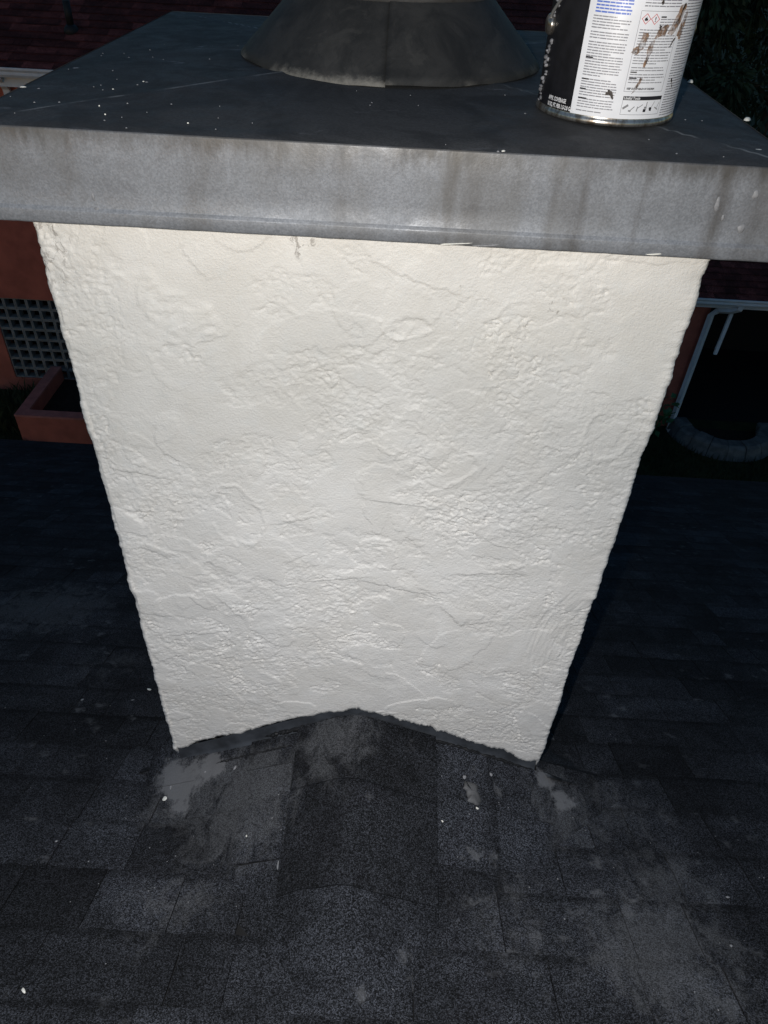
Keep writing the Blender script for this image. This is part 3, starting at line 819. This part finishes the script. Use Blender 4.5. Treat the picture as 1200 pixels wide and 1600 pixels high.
# white drips on the cap
CFX = [(.469,.42,.005),(.475,.182,.0052),(.437,.033,.008),(-.402,.066,.003),(-.335,.147,.0024),(-.381,.363,.003),(-.368,.428,.0025),(-.374,.07,.003),(-.324,.062,.002),(-.296,.079,.002),(-.311,.197,.003),(-.306,.194,.004),
       (-.45,.148,.006),(-.426,.139,.004),(.142,-.027,.004),(-.427,.274,.008),(-.208,.012,.002),(-.327,.353,.002),(-.306,.028,.002),(.136,-.03,.003)]
for i, (x, y, a) in enumerate(CFX):
    e = min((x-CL)/(CR-CL), (CR-x)/(CR-CL), (y-CF)/(CB-CF), (CB-y)/(CB-CF))
    hgt = .0035 if i < 2 else .0012
    mb = MB(); a *= 1 if i < 2 else .55
    mb.blob((x, y, ZT + RISE*2*max(0, e) - .0003 + (.001 if i < 2 else 0)), a*(1.5 if i in (2,12,15) else 1), a*.75, hgt, (1, .2, 0), (0, 0, 1), 700+i)
    mb.build('paint_fleck', M_FLECK if i % 2 == 0 or i < 2 else M_FLECKG, pan, True)
for i, (x, z, a, b) in enumerate(((-.313,1.2105,.004,.006),(-.314,1.224,.0025,.007),(.384,1.255,.0035,.012),(.42,1.229,.006,.008),(.422,1.266,.005,.006),(.136,1.1955,.02,.0018),(.395,1.240,.002,.006),(.10,1.1955,.03,.0012),(.33,1.196,.012,.0016))):
    mb = MB(); mb.blob((x, CF - (.0012 if z > 1.21 else .0040), z), a*.75, b*.7, .0012, (1, 0, .1), (0, -1, 0), 800+i); mb.build('paint_fleck', M_FLECKG if i < 7 else M_FLECK, sk, True)
g = random.Random(5); mb = MB()
for i in range(62):
    x = g.uniform(CL+.01, CR-.01) if i > 18 else g.uniform(CL+.01, -.15); y = g.uniform(CF+.01, .5)
    if (x - .2843)**2 + (y-.1654)**2 < .0081 or (x-c0[0])**2 + (y-c0[1])**2 < .06: continue
    e = min((x-CL)/(CR-CL), (CR-x)/(CR-CL), (y-CF)/(CB-CF)); a = g.uniform(.0006, .0014)
    mb.blob((x, y, ZT + RISE*2*e + .0004), a, a, .0008, (1,0,0), (0,0,1), i, 6)
mb.build('paint_spatter', M_FLECKG, pan, True, kind='stuff')

# ------------------------------------------------------------------ paint can on the cap
CX, CY, RC = .2843, .1654, .084
CZ = ZT + .0055
can = thing('paint_can', 'round tin with black and white printed label and brown smears, standing on the metal cap', 'can', (CX, CY, CZ))
mb = MB()
mb.lathe([(.070, .004), (.078, .003), (.0820, .0), (.0848, .0012), (.0853, .0035), (.0846, .0062), (.0836, .0075), (.0834, .009), (.0834, .176), (.0842, .178), (.0848, .181), (.0842, .184), (.0815, .185), (.0790, .182), (.0785, .174)], (CX, CY), 96)
mb.v = [(x, y, z + CZ) for x, y, z in mb.v]; mb.f.append(tuple(range(95, -1, -1)))
mb.build('tin_body', M_TIN, can, True)
mb = MB(); mb.lathe([(.0786, .1745), (.072, .176), (.070, .171), (.060, .170), (.001, .170)], (CX, CY), 64); mb.v = [(x, y, z + CZ) for x, y, z in mb.v]
mb.build('lid', M_TIN, can, True)
def cyl(th, z, r=RC + .00008):
    a = R(th); return (CX + r*math.sin(a), CY - r*math.cos(a), CZ + z)
DEG = 180/math.pi/RC     # degrees per metre along the wall
def sheet(mb, t0, t1, z0, z1, r, n=None):
    n = n or max(1, int(abs(t1-t0)/3)+1)
    vs = []
    for k in range(n+1):
        th = t0 + (t1-t0)*k/n; vs += [cyl(th, z0, r), cyl(th, z1, r)]
    mb.add(vs, [(2*k, 2*k+2, 2*k+3, 2*k+1) for k in range(n)])
mb = MB(); sheet(mb, -40, 215, .0092, .1755, RC, 90); labw = mb.build('label', M_LABW, can, True, label='white back panel of the label, full of small print')
mb = MB(); sheet(mb, -145, -40.0, .0092, .1755, RC + .0000, 50); labk = mb.build('label', M_LABK, can, True, label='black front panel of the label')
rI = RC + .00022
def wrap_poly(mb, pts, t0, z0, rot=0, s=1.0, r=rI):
    c_, s_ = math.cos(rot), math.sin(rot)
    vs = [cyl(t0 + (x*c_ - y*s_)*s*DEG, z0 + (x*s_ + y*c_)*s, r) for x, y in pts]
    mb.add(vs, [tuple(range(len(vs)))])
def text(name, s, size, t0, z0, mat, parent, bold=0.0, sx=1.0):
    cu = bpy.data.curves.new(name, 'FONT'); cu.body = s; cu.size = size; cu.offset = bold; cu.resolution_u = 2
    to = bpy.data.objects.new(name + '_src', cu); COL.objects.link(to)
    dg = bpy.context.evaluated_depsgraph_get(); me_ = bpy.data.meshes.new_from_object(to.evaluated_get(dg))
    vs = [cyl(t0 + v.co.x*sx*DEG, z0 + v.co.y, rI + .00012) for v in me_.vertices]; fs = [tuple(p.vertices) for p in me_.polygons]
    bpy.data.objects.remove(to); bpy.data.curves.remove(cu); bpy.data.meshes.remove(me_)
    return obj(name, vs, fs, mat, parent)
# rows of print too small to read: word-length strokes
def rows(mb, t0, t1, z_top, z_bot, pitch, hgt, g, fill=.95, gaps=()):
    z = z_top; i = 0
    while z > z_bot:
        i += 1
        if i in gaps: z -= pitch*.55
        end = t1 - (g.uniform(0, .55)*(t1-t0) if g.random() < .22 else g.uniform(0, .06)*(t1-t0))
        th = t0
        while th < end:
            w = g.uniform(1.3, 5.5)
            e = min(th + w, end)
            if e - th > .5: sheet(mb, th, e, z - hgt*g.uniform(.40, .55), z + hgt*.5, rI, 1)
            th = e + .38
        z -= pitch
g = random.Random(21)
mb = MB(); rows(mb, -35.2, -6, .1070, .0125, .00268, .00115, g, gaps=(6, 9, 22, 29, 33)); mb.build('small_print', M_TEXT, labw, kind='stuff')
mb = MB(); rows(mb, -34.5, -7, .150, .1085, .0030, .0016, g); mb.build('blue_print', M_BLUE, labw, kind='stuff')
mb = MB(); rows(mb, .8, 32, .160, .118, .0028, .0011, g, gaps=(4,))
rows(mb, 1.0, 32, .0975, .0445, .00265, .0010, g, gaps=(14, 16))
rows(mb, 15.5, 31, .1075, .0995, .0025, .0010, g)
rows(mb, 37.5, 62, .165, .0115, .0027, .0011, g, gaps=(5, 11, 20)); mb.build('small_print', M_TEXT, labw, kind='stuff')
# boxes, header bar, hazard diamonds
def frame(mb, t0, t1, z0, z1, w=.00045):
    d = w*DEG
    sheet(mb, t0, t1, z0, z0 + w, rI); sheet(mb, t0, t1, z1 - w, z1, rI); sheet(mb, t0, t0 + d, z0 + w, z1 - w, rI, 1); sheet(mb, t1 - d, t1, z0 + w, z1 - w, rI, 1)
mb = MB(); frame(mb, -.7, 33.2, .0375, .1150); frame(mb, .2, 35, .0137, .0330); mb.build('printed_frame', M_TEXT, labw)
mb = MB(); sheet(mb, .2, 35, .0290, .0330, rI + .00006); mb.build('header_bar', M_INK, labw)
mb = MB()
sheet(mb, 15.5, 20, .1090, .1104, rI); 
for zz_, w_ in ((.0565, 5), (.0505, 6)): sheet(mb, 1.2, 1.2 + w_, zz_, zz_ + .0012, rI)
for zz_, w_ in ((.067, 6), (.0455, 6), (.0355, 5), (.026, 7)): sheet(mb, -35.2, -35.2 + w_, zz_, zz_ + .0014, rI + .00005)
mb.build('bold_print', M_INK, labw, kind='stuff')
text('lettering', 'Useful Tools', .0040, .8, .0298, M_WHITEINK, labw, .0001, .95)
text('lettering', 'KEEP OUT OF REACH OF CHILDREN', .0027, 1.2, .0398, M_INK, labw, .00012, .78)
text('lettering', 'APPX. COVERAGE', .0062, -65.8, .0172, M_WHITEINK, labk, .0002, .60)
text('lettering', '10 SQ. FT. PER 1.5-2.0 GAL.', .0060, -66.3, .0107, M_WHITEINK, labk, .0002, .62)
for th in (4.2, 11.2):
    mb = MB(); a, b = .0052, .0043
    for k in range(4):
        A = [(0, a), (-a, 0), (0, -a), (a, 0)]; B_ = [(0, b), (-b, 0), (0, -b), (b, 0)]; k2 = (k+1) % 4
        wrap_poly(mb, [A[k], A[k2], B_[k2], B_[k]], th, .1076)
    mb.build('hazard_diamond', M_RED, labw)
mb = MB(); wrap_poly(mb, [(-.0016,-.0020),(.0016,-.0020),(.0019,-.0006),(.0012,.0006),(.0010,-.0004),(.0002,.0022),(-.0006,.0006),(-.0010,.0010),(-.0019,-.0006)], 4.2, .1078); mb.build('flame_symbol', M_INK, labw)
text('lettering', '!', .0062, 10.7, .1054, M_INK, labw, .0002)
# tool pictures
mb = MB()
wrap_poly(mb, [(-.0035,-.0012),(.0035,-.0012),(.0035,.0012),(-.0035,.0012)], 3.4, .0220, .6)
wrap_poly(mb, [(-.0035,-.0005),(.0030,-.0005),(.0030,.0005),(-.0035,.0005)], 9.4, .0205, .75); wrap_poly(mb, [(-.002,-.0008),(.0012,-.0008),(.0012,.0008),(-.002,.0008)], 7.6, .0178, -.2)
wrap_poly(mb, [(-.004,-.0004),(.004,-.0004),(.004,.0004),(-.004,.0004)], 15.5, .0225, .55); wrap_poly(mb, [(-.0006,-.003),(.0006,-.003),(.0006,.002),(-.0006,.002)], 13.4, .0205, -.1)
wrap_poly(mb, [(-.0005,-.001),(.0005,-.001),(.0007,.0045),(-.0003,.0045)], 21.2, .0228); wrap_poly(mb, [(-.0018,-.001),(.0018,-.001),(.0016,.0012),(-.0016,.0012)], 20.6, .0212)
wrap_poly(mb, [(-.0003,0),(.0003,0),(.0003,.007),(-.0003,.007)], 26.2, .0212, -.5); wrap_poly(mb, [(-.003,-.0006),(.003,-.0006),(.003,.0006),(-.003,.0006)], 31.5, .0200, -.45)
wrap_poly(mb, [(-.0003,0),(.0003,0),(.0003,.006),(-.0003,.006)], 32, .0205, -.35)
mb.build('tool_picture', M_TOOL, labw)
mb = MB(); wrap_poly(mb, [(-.0019,-.0018),(.0017,-.0018),(.0018,.0014),(-.0018,.0014)], 20.2, .0185); wrap_poly(mb, [(-.002,.001),(-.001,-.002),(.0016,-.0026),(.0020,.0008),(0,.0018)], 25.4, .0200); mb.build('tool_picture', M_INK, labw)
# smears and scuffs
def smear(mat, t0, z0, pts, seed, name='paint_smear'):
    g = random.Random(seed); vs = []; out_ = []
    n = len(pts)
    for i in range(n):
        a, b = pts[i], pts[(i+1) % n]
        for k in range(4):
            q = k/4; out_.append((a[0]+(b[0]-a[0])*q + g.uniform(-.0009, .0009), a[1]+(b[1]-a[1])*q + g.uniform(-.0009, .0009)))
    cx_ = sum(p[0] for p in out_)/len(out_); cy_ = sum(p[1] for p in out_)/len(out_)
    vs = [cyl(t0 + x*DEG, z0 + y, rI + .00035) for x, y in out_] + [cyl(t0 + cx_*DEG, z0 + cy_, rI + .0007)]
    m_ = len(out_); obj(name, vs, [(k, (k+1) % m_, m_) for k in range(m_)], mat, labw, True)
smear(M_SMEAR, 2.0, .083, [(.004,.012),(.010,.012),(.009,.002),(.006,-.004),(.002,-.0085),(-.005,-.008),(-.005,-.004),(.0,-.002),(.002,.004)], 1)
smear(M_SMEAR, 12.0, .078, [(.0,.009),(.004,.011),(.0035,.0),(.001,-.010),(-.001,-.017),(-.0035,-.016),(-.002,-.004),(-.003,.002)], 2)
smear(M_SMEAR, 27, .104, [(-.004,-.010),(.003,-.011),(.012,.003),(.015,.018),(.006,.016),(.001,.004)], 3)
smear(M_SMEAR, 18, .094, [(-.006,-.004),(.006,-.001),(.010,.008),(.004,.009),(-.004,.004)], 4)
smear(M_SMEAR, 36, .098, [(-.004,-.006),(.003,-.010),(.007,.008),(.006,.018),(.001,.012)], 5)
smear(M_SMEAR, 8, .041, [(-.004,-.006),(.0,-.004),(.006,.010),(.003,.011)], 6)
smear(M_PUTTY, 30.5, .0858, [(-.0024,-.004),(.0,-.0035),(.004,.0045),(.003,.005)], 7)
smear(M_PUTTY, 16.9, .1003, [(-.0018,.002),(.0018,.002),(.0008,-.0035),(-.0004,-.0035)], 8)
smear(M_PUTTY, -11.0, .0345, [(-.0045,-.002),(-.003,.004),(.001,.0035),(.0055,-.004),(.004,-.006),(.001,-.0015),(-.002,-.0005)], 9)
smear(M_PUTTY, 13.5, .123, [(-.001,.004),(.001,.004),(.0016,-.002),(.0002,-.003)], 10)
smear(M_PUTTY, 33, .112, [(-.003,-.006),(-.001,-.006),(.004,.010),(.003,.011)], 11)
smear(M_PUTTY, 43, .046, [(-.003,.003),(-.002,.004),(.004,-.005),(.003,-.006)], 12)
# dried drips down the left edge, ear, wire bail
mb = MB(); g = random.Random(31)
for k in range(46):
    z = .012 + .130*k/45 + g.uniform(-.002, .002); th = -84 + 9*(z/.13) + g.uniform(-4, 4)
    if .085 < z < .098 or g.random() < .12: continue
    a = R(th); mb.blob(cyl(th, z, RC + .0003), g.uniform(.0016, .0045), g.uniform(.0014, .003), g.uniform(.0012, .0032), (math.cos(a), math.sin(a), 0), (math.sin(a), -math.cos(a), 0), 900+k, 7)
mb.build('dried_drips', M_DRIP, can, True, kind='stuff')
for th in (-83, 97):
    a = R(th); n_ = Vector((math.sin(a), -math.cos(a), 0)); c_ = Vector(cyl(th, .090, RC))
    mb = MB(); mb.tube([c_ - n_*.001, c_ + n_*.004, c_ + n_*.0062, c_ + n_*.007], [.0115, .0105, .008, .004], 20); mb.build('handle_ear', M_TIN, can, True)
bk = [(-83, .0905, .0895), (-76, .104, .0885), (-66, .119, .0875), (-55, .134, .0878), (-38, .150, .089), (-10, .166, .094), (20, .174, .095), (55, .176, .092), (85, .168, .0885), (97, .150, .0870), (100, .12, .0868), (97, .092, .0868)]
pts = []
for a_, b_ in zip(bk[:-1], bk[1:]):
    for k in range(4): q = k/4; pts.append(cyl(a_[0]+(b_[0]-a_[0])*q, a_[1]+(b_[1]-a_[1])*q, a_[2]+(b_[2]-a_[2])*q))
mb = MB(); mb.tube(pts, .0017, 8); mb.build('bail', M_WIRE, can, True)

# ------------------------------------------------------------------ garden ground
GZ = -4.6
obj('ground', [(-60,-40,GZ),(60,-40,GZ),(60,80,GZ),(-60,80,GZ)], [(0,1,2,3)], M_LAWN, None, kind='structure')
mb = MB(); g = random.Random(77)
for i in range(9000):
    if i % 3: x, y = g.uniform(2.6, 6.6), g.uniform(6.4, 8.3)
    else: x, y = g.uniform(-6.8, -5.0), g.uniform(6.2, 8.55)
    if (x-5.03)**2 + (y-8.55)**2 < .66: continue
    h = g.uniform(.04, .13); a = g.uniform(0, 6.28); dx, dy = math.cos(a)*.008, math.sin(a)*.008; lx, ly = g.uniform(-.05, .05), g.uniform(-.05, .05)
    mb.add([(x-dx, y-dy, GZ), (x+dx, y+dy, GZ), (x+lx, y+ly, GZ+h)], [(0, 1, 2)])
mb.build('grass', M_GRASS, None, kind='stuff')

# ------------------------------------------------------------------ neighbouring red house
nb = thing('neighbour_house', 'red stucco house with maroon shingle roof and white gutters beyond the dark roof', 'house', (0, 8.6, GZ))
WY = 8.6
LX0, LX1, LZ0, LZ1 = -5.672, -5.672 + 9*.163, -3.1 - 8*.16, -3.1
mb = MB()
T = .22
mb.box((-9, WY, GZ), (LX0, WY+T, -.30)); mb.box((LX1, WY, GZ), (4.30, WY+T, -2.45)); mb.box((LX1, WY, -2.45), (2.6, WY+T, -.30))
mb.box((LX0, WY, GZ), (LX1, WY+T, LZ0)); mb.box((LX0, WY, LZ1), (LX1, WY+T, -.30))
mb.box((8.2, WY, GZ), (9.2, WY+T, -2.45)); mb.box((4.30, WY, -2.62), (8.2, WY+T, -2.45))
mb.box((2.38, WY+T, GZ), (2.6, 14.5, -.3)); mb.box((-9, WY+T, GZ), (-8.78, 14.5, -.3)); mb.box((-9, 14.5, GZ), (2.6, 14.7, -.3)); mb.box((9.0, WY+T, GZ), (9.2, 12.4, -2.45)); mb.box((2.6, 12.2, GZ), (9.0, 12.4, -2.45))
mb.build('wall', M_REDWALL, nb)
mb = MB()
mb.box((LX0-.3, WY+1.2, LZ0-.3), (LX1+.3, WY+1.22, LZ1+.3)); mb.build('blackened_recess', M_VOID, nb); mb = MB(); mb.box((4.1, 11.2, GZ), (8.6, 11.24, -2.4)); mb.box((4.05, WY+T, GZ), (4.1, 11.24, -2.4)); mb.box((8.6, WY+T, GZ), (8.65, 11.24, -2.4))
mb.box((4.05, WY+T, -2.44), (8.65, 11.24, -2.40)); mb.box((4.05, WY+T+.01, GZ+.004), (8.65, 11.2, GZ+.02))
mb.build('blackened_recess', M_VOID, nb)
# breeze blocks: each a square ring
bs_x, bs_z, wl, dp = .163, .16, .017, .12
me_b = None
for j in range(8):
    for i in range(9):
        if me_b is None:
            b = MB(); hx, hz = bs_x/2 - .002, bs_z/2 - .002; ix, iz = hx - wl, hz - wl
            vs = []
            for y in (0, dp): vs += [(-hx, y, -hz), (hx, y, -hz), (hx, y, hz), (-hx, y, hz), (-ix, y, -iz), (ix, y, -iz), (ix, y, iz), (-ix, y, iz)]
            fs = []
            for k in range(4):
                k2 = (k+1) % 4
                fs += [(k, k2, 4+k2, 4+k), (8+k2, 8+k, 12+k, 12+k2), (k2, k, 8+k, 8+k2), (4+k, 4+k2, 12+k2, 12+k)]
            me_b = bpy.data.meshes.new('screen_block'); me_b.from_pydata(vs, [], fs); me_b.materials.append(M_BLOCK); me_b.update()
        o = bpy.data.objects.new('screen_block', me_b); link(o, nb)
        o.location = Vector((LX0 + bs_x*(i+.5), WY + .02, LZ0 + bs_z*(j+.5))) - org(nb)
# roofs
def gable(x0, x1, y0, y1, z0, sl_, ridge_y, mat=M_SHRED):
    mb = MB(); zr = z0 + sl_*(ridge_y - y0)
    quad_slab(mb, (x0, y0, z0), (x1, y0, z0), (x1, ridge_y, zr), (x0, ridge_y, zr), .05)
    quad_slab(mb, (x0, ridge_y, zr), (x1, ridge_y, zr), (x1, y1, zr - sl_*(y1-ridge_y)), (x0, y1, zr - sl_*(y1-ridge_y)), .05)
    mb.add([(x0+.3, y0+.3, z0-.05), (x0+.3, y1-.3, z0-.05), (x0+.3, ridge_y, zr-.1)], [(0,1,2)]); mb.add([(x1-.3, y0+.3, z0-.05), (x1-.3, y1-.3, z0-.05), (x1-.3, ridge_y, zr-.1)], [(0,2,1)])
    mb.build('roof', mat, nb)
gable(-9.4, 2.9, 8.32, 14.9, -.215, .40, 11.6)
gable(2.6, 9.5, 8.32, 12.5, -2.43, .25, 10.5)
def tile_slope(x0, x1, y0, z0, sl_, run, rs, nmax, parent):
    k = math.sqrt(1+sl_*sl_); V = Vector((0, -1, -sl_))/k; U = Vector((-1, 0, 0)); Nn = U.cross(V)
    O = Vector((x1, y0, z0 + .004)); dest = []; e = .14; n_ = int(run*k/e)
    for i in range(n_):
        shingle_course(O, U, V, Nn, -e*i + .02, -rs.uniform(0, .2), x1-x0, e, .04, rs, [.2, .25, .3, .34], dest)
    place_tabs(dest, 'shingle', 'shingle_field', parent, M_SHRED, .008, nmax)
rs2 = random.Random(5)
tile_slope(-6.2, 2.9, 8.32, -.215, .40, 2.0, rs2, 190, nb)
tile_slope(2.6, 7.5, 8.32, -2.43, .25, 1.8, rs2, 90, nb)
# gutters (open trough), downspouts
def gutter(x0, x1, y, zt):
    mb = MB(); pr = [(0, 0), (0, -.105), (-.085, -.105), (-.105, -.075), (-.105, -.045), (-.122, -.022), (-.122, 0), (-.112, 0), (-.112, -.02), (-.096, -.045), (-.096, -.072), (-.080, -.097), (-.008, -.097), (-.008, 0)]
    vs = [(x, y + a, zt + b) for x in (x0, x1) for a, b in pr]; n = len(pr)
    mb.add(vs, [(k, (k+1) % n, n+(k+1) % n, n+k) for k in range(n)] + [tuple(range(n)), tuple(range(2*n-1, n-1, -1))]); return mb.build('gutter', M_GUT, nb)
gutter(-9.4, 2.9, 8.40, -.205); gutter(2.92, 9.5, 8.40, -2.405)
mb = MB(); mb.box((-9.3, 8.405, -.42), (2.8, 8.43, -.225)); mb.box((3.0, 8.405, -2.58), (9.4, 8.43, -2.44)); mb.build('fascia', M_GUT, nb)
mb = MB(); mb.box((-9.3, 8.43, -.325), (2.8, 8.598, -.302)); mb.box((2.65, 8.43, -2.475), (9.4, 8.598, -2.455)); mb.build('soffit', M_REDRIM, nb)
rect = [(-.038, -.028), (.038, -.028), (.038, .028), (-.038, .028)]
def spout(pts, scale=1.0):
    mb = MB(); mb.tube(pts, 0, prof=[(a*scale, b*scale) for a, b in rect]); return mb.build('downspout', M_GUT, nb)
spout([(4.56, 8.34, -2.50), (4.56, 8.36, -2.56), (4.50, 8.42, -2.62), (4.36, 8.50, -2.655), (4.30, 8.535, -2.74), (4.295, 8.54, -3.6), (4.285, 8.54, GZ+.10), (4.275, 8.50, GZ+.02), (4.27, 8.42, GZ+.02)])
spout([(4.545, 8.50, -2.60), (4.545, 8.50, -2.75), (4.53, 8.50, -3.30)], .62)
spout([(-4.60, 8.34, -.31), (-4.61, 8.42, -.36), (-4.625, 8.54, -.46), (-4.625, 8.555, -.6), (-4.625, 8.555, GZ+.2)], 1.0)
mb = MB(); mb.tube([(-3.913, 9.02, .03), (-3.913, 9.02, .10), (-3.913, 9.02, .13)], [.10, .075, .045], 16); mb.tube([(-3.913, 9.02, .10), (-3.913, 9.02, .36)], .040, 14); mb.build('vent_pipe', M_PIPE, nb, True)

# ------------------------------------------------------------------ planter, stone ring, plants
pb = thing('planter_box', 'low red stucco planter box with thick pale rim against the red wall', 'planter', (-4, 7.9, GZ))
PX0, PX1, PY0, PY1, PZ = -5.07, -2.8, 7.28, 8.597, -4.15
mb = MB(); w = .14
for lo, hi in (((PX0, PY0), (PX1, PY0+w)), ((PX0, PY0+w), (PX0+w, PY1)), ((PX1-w, PY0+w), (PX1, PY1))): mb.box((lo[0], lo[1], GZ), (hi[0], hi[1], PZ-.03))
mb.build('box_wall', M_REDWALL, pb)
mb = MB(); e = .004
for lo, hi in (((PX0-e, PY0-e), (PX1+e, PY0+w+e)), ((PX0-e, PY0+w+e), (PX0+w+e, PY1)), ((PX1-w-e, PY0+w+e), (PX1+e, PY1))): mb.box((lo[0], lo[1], PZ-.03), (hi[0], hi[1], PZ))
mb.build('rim', M_REDRIM, pb)
mb = MB(); mb.box((PX0+w, PY0+w, GZ), (PX1-w, PY1, PZ-.22)); mb.build('soil', M_SOIL, pb)

RX, RY, RO, RI = 5.03, 8.55, .80, .52
ring = thing('stone_ring', 'half-round bed edged with grey curved kerb stones in front of the dark porch', 'garden bed', (RX, RY, GZ))
ns = 9
for k in range(ns):
    g = random.Random(k); vs = []; fs = []; a0 = math.pi*(k - 9)/ns + .006; a1 = math.pi*(k - 8)/ns - .006; m_ = 5; h = .20 + g.uniform(-.012, .012); dr = g.uniform(-.012, .012)
    for j in range(m_+1):
        a = a0 + (a1-a0)*j/m_
        for rr, zz_ in ((RI+.03+dr, 0), (RI+dr, h-.02), (RI+.02+dr, h), (RO-.10+dr, h+.004), (RO-.055+dr, h-.03), (RO+dr, 0)):
            vs.append((RX + rr*math.cos(a), RY + rr*math.sin(a), GZ + zz_ + g.uniform(-.004, .004)))
    for j in range(m_):
        for q in range(5): a = j*6+q; fs.append((a, a+1, a+7, a+6))
    fs += [tuple(range(5, -1, -1)), tuple(m_*6+q for q in range(6))]
    obj('kerb_stone', vs, fs, M_STONE, ring)
mb = MB(); mb.add([(RX, RY, GZ+.03)] + [(RX + RI*1.06*math.cos(math.pi*(1 + k/20)), RY + RI*1.06*math.sin(math.pi*(1 + k/20)), GZ+.02) for k in range(21)], [(0, 1+k, 2+k) for k in range(20)]); mb.build('soil', M_SOIL, ring)

def leaf(mb, p, d, L, w, g):
    d = Vector(d).normalized(); s_ = d.cross(Vector((g.uniform(-1,1), g.uniform(-1,1), g.uniform(.2,1)))).normalized(); p = Vector(p)
    m = p + d*L*.5; mb.add([p, m + s_*w, p + d*L - Vector((0,0,L*.15)), m - s_*w], [(0, 1, 2, 3)])
pl = thing('garden_plant', 'small broad leaved green plant at the foot of the white downspout', 'plant', (3.98, 8.35, GZ))
g = random.Random(9); mb = MB()
for k in range(7): mb.tube([(3.98, 8.35, GZ), (3.98 + g.uniform(-.1,.1), 8.35 + g.uniform(-.1,.1), GZ+.25), (3.98 + g.uniform(-.2,.2), 8.35 + g.uniform(-.18,.15), GZ+.5)], .008, 5)
mb.build('stem', M_PLANT, pl)
for k in range(46):
    a = g.uniform(0, 6.28); r_ = g.uniform(.02, .2); z = GZ + g.uniform(.1, .62); mb = MB()
    leaf(mb, (3.98 + r_*math.cos(a)*.8, 8.35 + r_*math.sin(a)*.7, z), (math.cos(a), math.sin(a), g.uniform(-.3, .5)), g.uniform(.10, .17), g.uniform(.03, .05), g)
    mb.build('leaf', M_PLANT, pl)
bu = thing('grassy_clump', 'dark clump of long grass at the foot of the red wall beside the planter', 'plant', (-5.5, 7.9, GZ))
mb = MB()
for k in range(420):
    x, y = -5.5 + g.gauss(0, .18), 7.95 + g.gauss(0, .28); a = g.uniform(0, 6.28); L = g.uniform(.1, .32); w_ = .008
    if x > -5.09: continue
    tx, ty = x + math.cos(a)*L*.5, y + math.sin(a)*L*.5
    mb.add([(x-w_, y, GZ), (x+w_, y, GZ), ((x+tx)/2+w_, (y+ty)/2, GZ+L*.7), ((x+tx)/2-w_, (y+ty)/2, GZ+L*.7), (tx, ty, GZ+L)], [(0,1,2,3), (3,2,4)])
mb.build('blades', M_GRASS, bu)

def tree(x, y, h, rad, seed, label, nleaf):
    g = random.Random(seed); tr_ = thing('tree', label, 'tree', (x, y, GZ), 'dark trees behind the red house')
    mb = MB(); mb.tube([(x, y, GZ), (x+.05, y, GZ+h*.35), (x+.1, y+.05, GZ+h*.8)], [.16, .11, .04], 9)
    tips = []
    for k in range(10):
        a = g.uniform(0, 6.28); z0 = GZ + h*g.uniform(.25, .7); r_ = rad*g.uniform(.5, .95)
        q = (x + math.cos(a)*r_, y + math.sin(a)*r_, z0 + g.uniform(.3, 1.2)); mb.tube([(x+.05, y, z0), ((x+q[0])/2, (y+q[1])/2, z0+.3), q], [.05, .03, .012], 6); tips.append(q)
    mb.build('trunk', M_BARK, tr_, True)
    mb = MB(); cl = []
    for k in range(60):
        a = g.uniform(0, 6.28); v = g.uniform(.12, 1); env = rad*math.sin(math.pi*min(.97, .12 + v*.85))**.6
        cl.append((x + math.cos(a)*env*g.uniform(.35, 1), y + math.sin(a)*env*g.uniform(.35, 1), GZ + h*v, g.uniform(.25, .6)))
    for k in range(nleaf):
        c_ = g.choice(cl); d = Vector((g.gauss(0, 1), g.gauss(0, 1), g.gauss(0, 1))).normalized()
        p = Vector(c_[:3]) + d*c_[3]*g.uniform(.5, 1.05); leaf(mb, p, d + Vector((0, 0, -.5)), g.uniform(.10, .22), g.uniform(.018, .045), g)
    mb.build('crown', M_LEAF, tr_, kind='stuff')
tree(4.5, 13.6, 6.0, 1.2, 1, 'dark bushy tree right beside the paint can, behind the low roof', 9000)
tree(6.4, 13.9, 6.6, 1.4, 2, 'dark bushy tree at the right edge, behind the low roof', 9000)
tree(5.4, 15.6, 7.6, 1.7, 3, 'taller dark tree standing behind the two by the low roof', 8000)
tree(8.6, 14.4, 6.0, 1.5, 4, 'dark bushy tree farthest right behind the low roof', 4000)
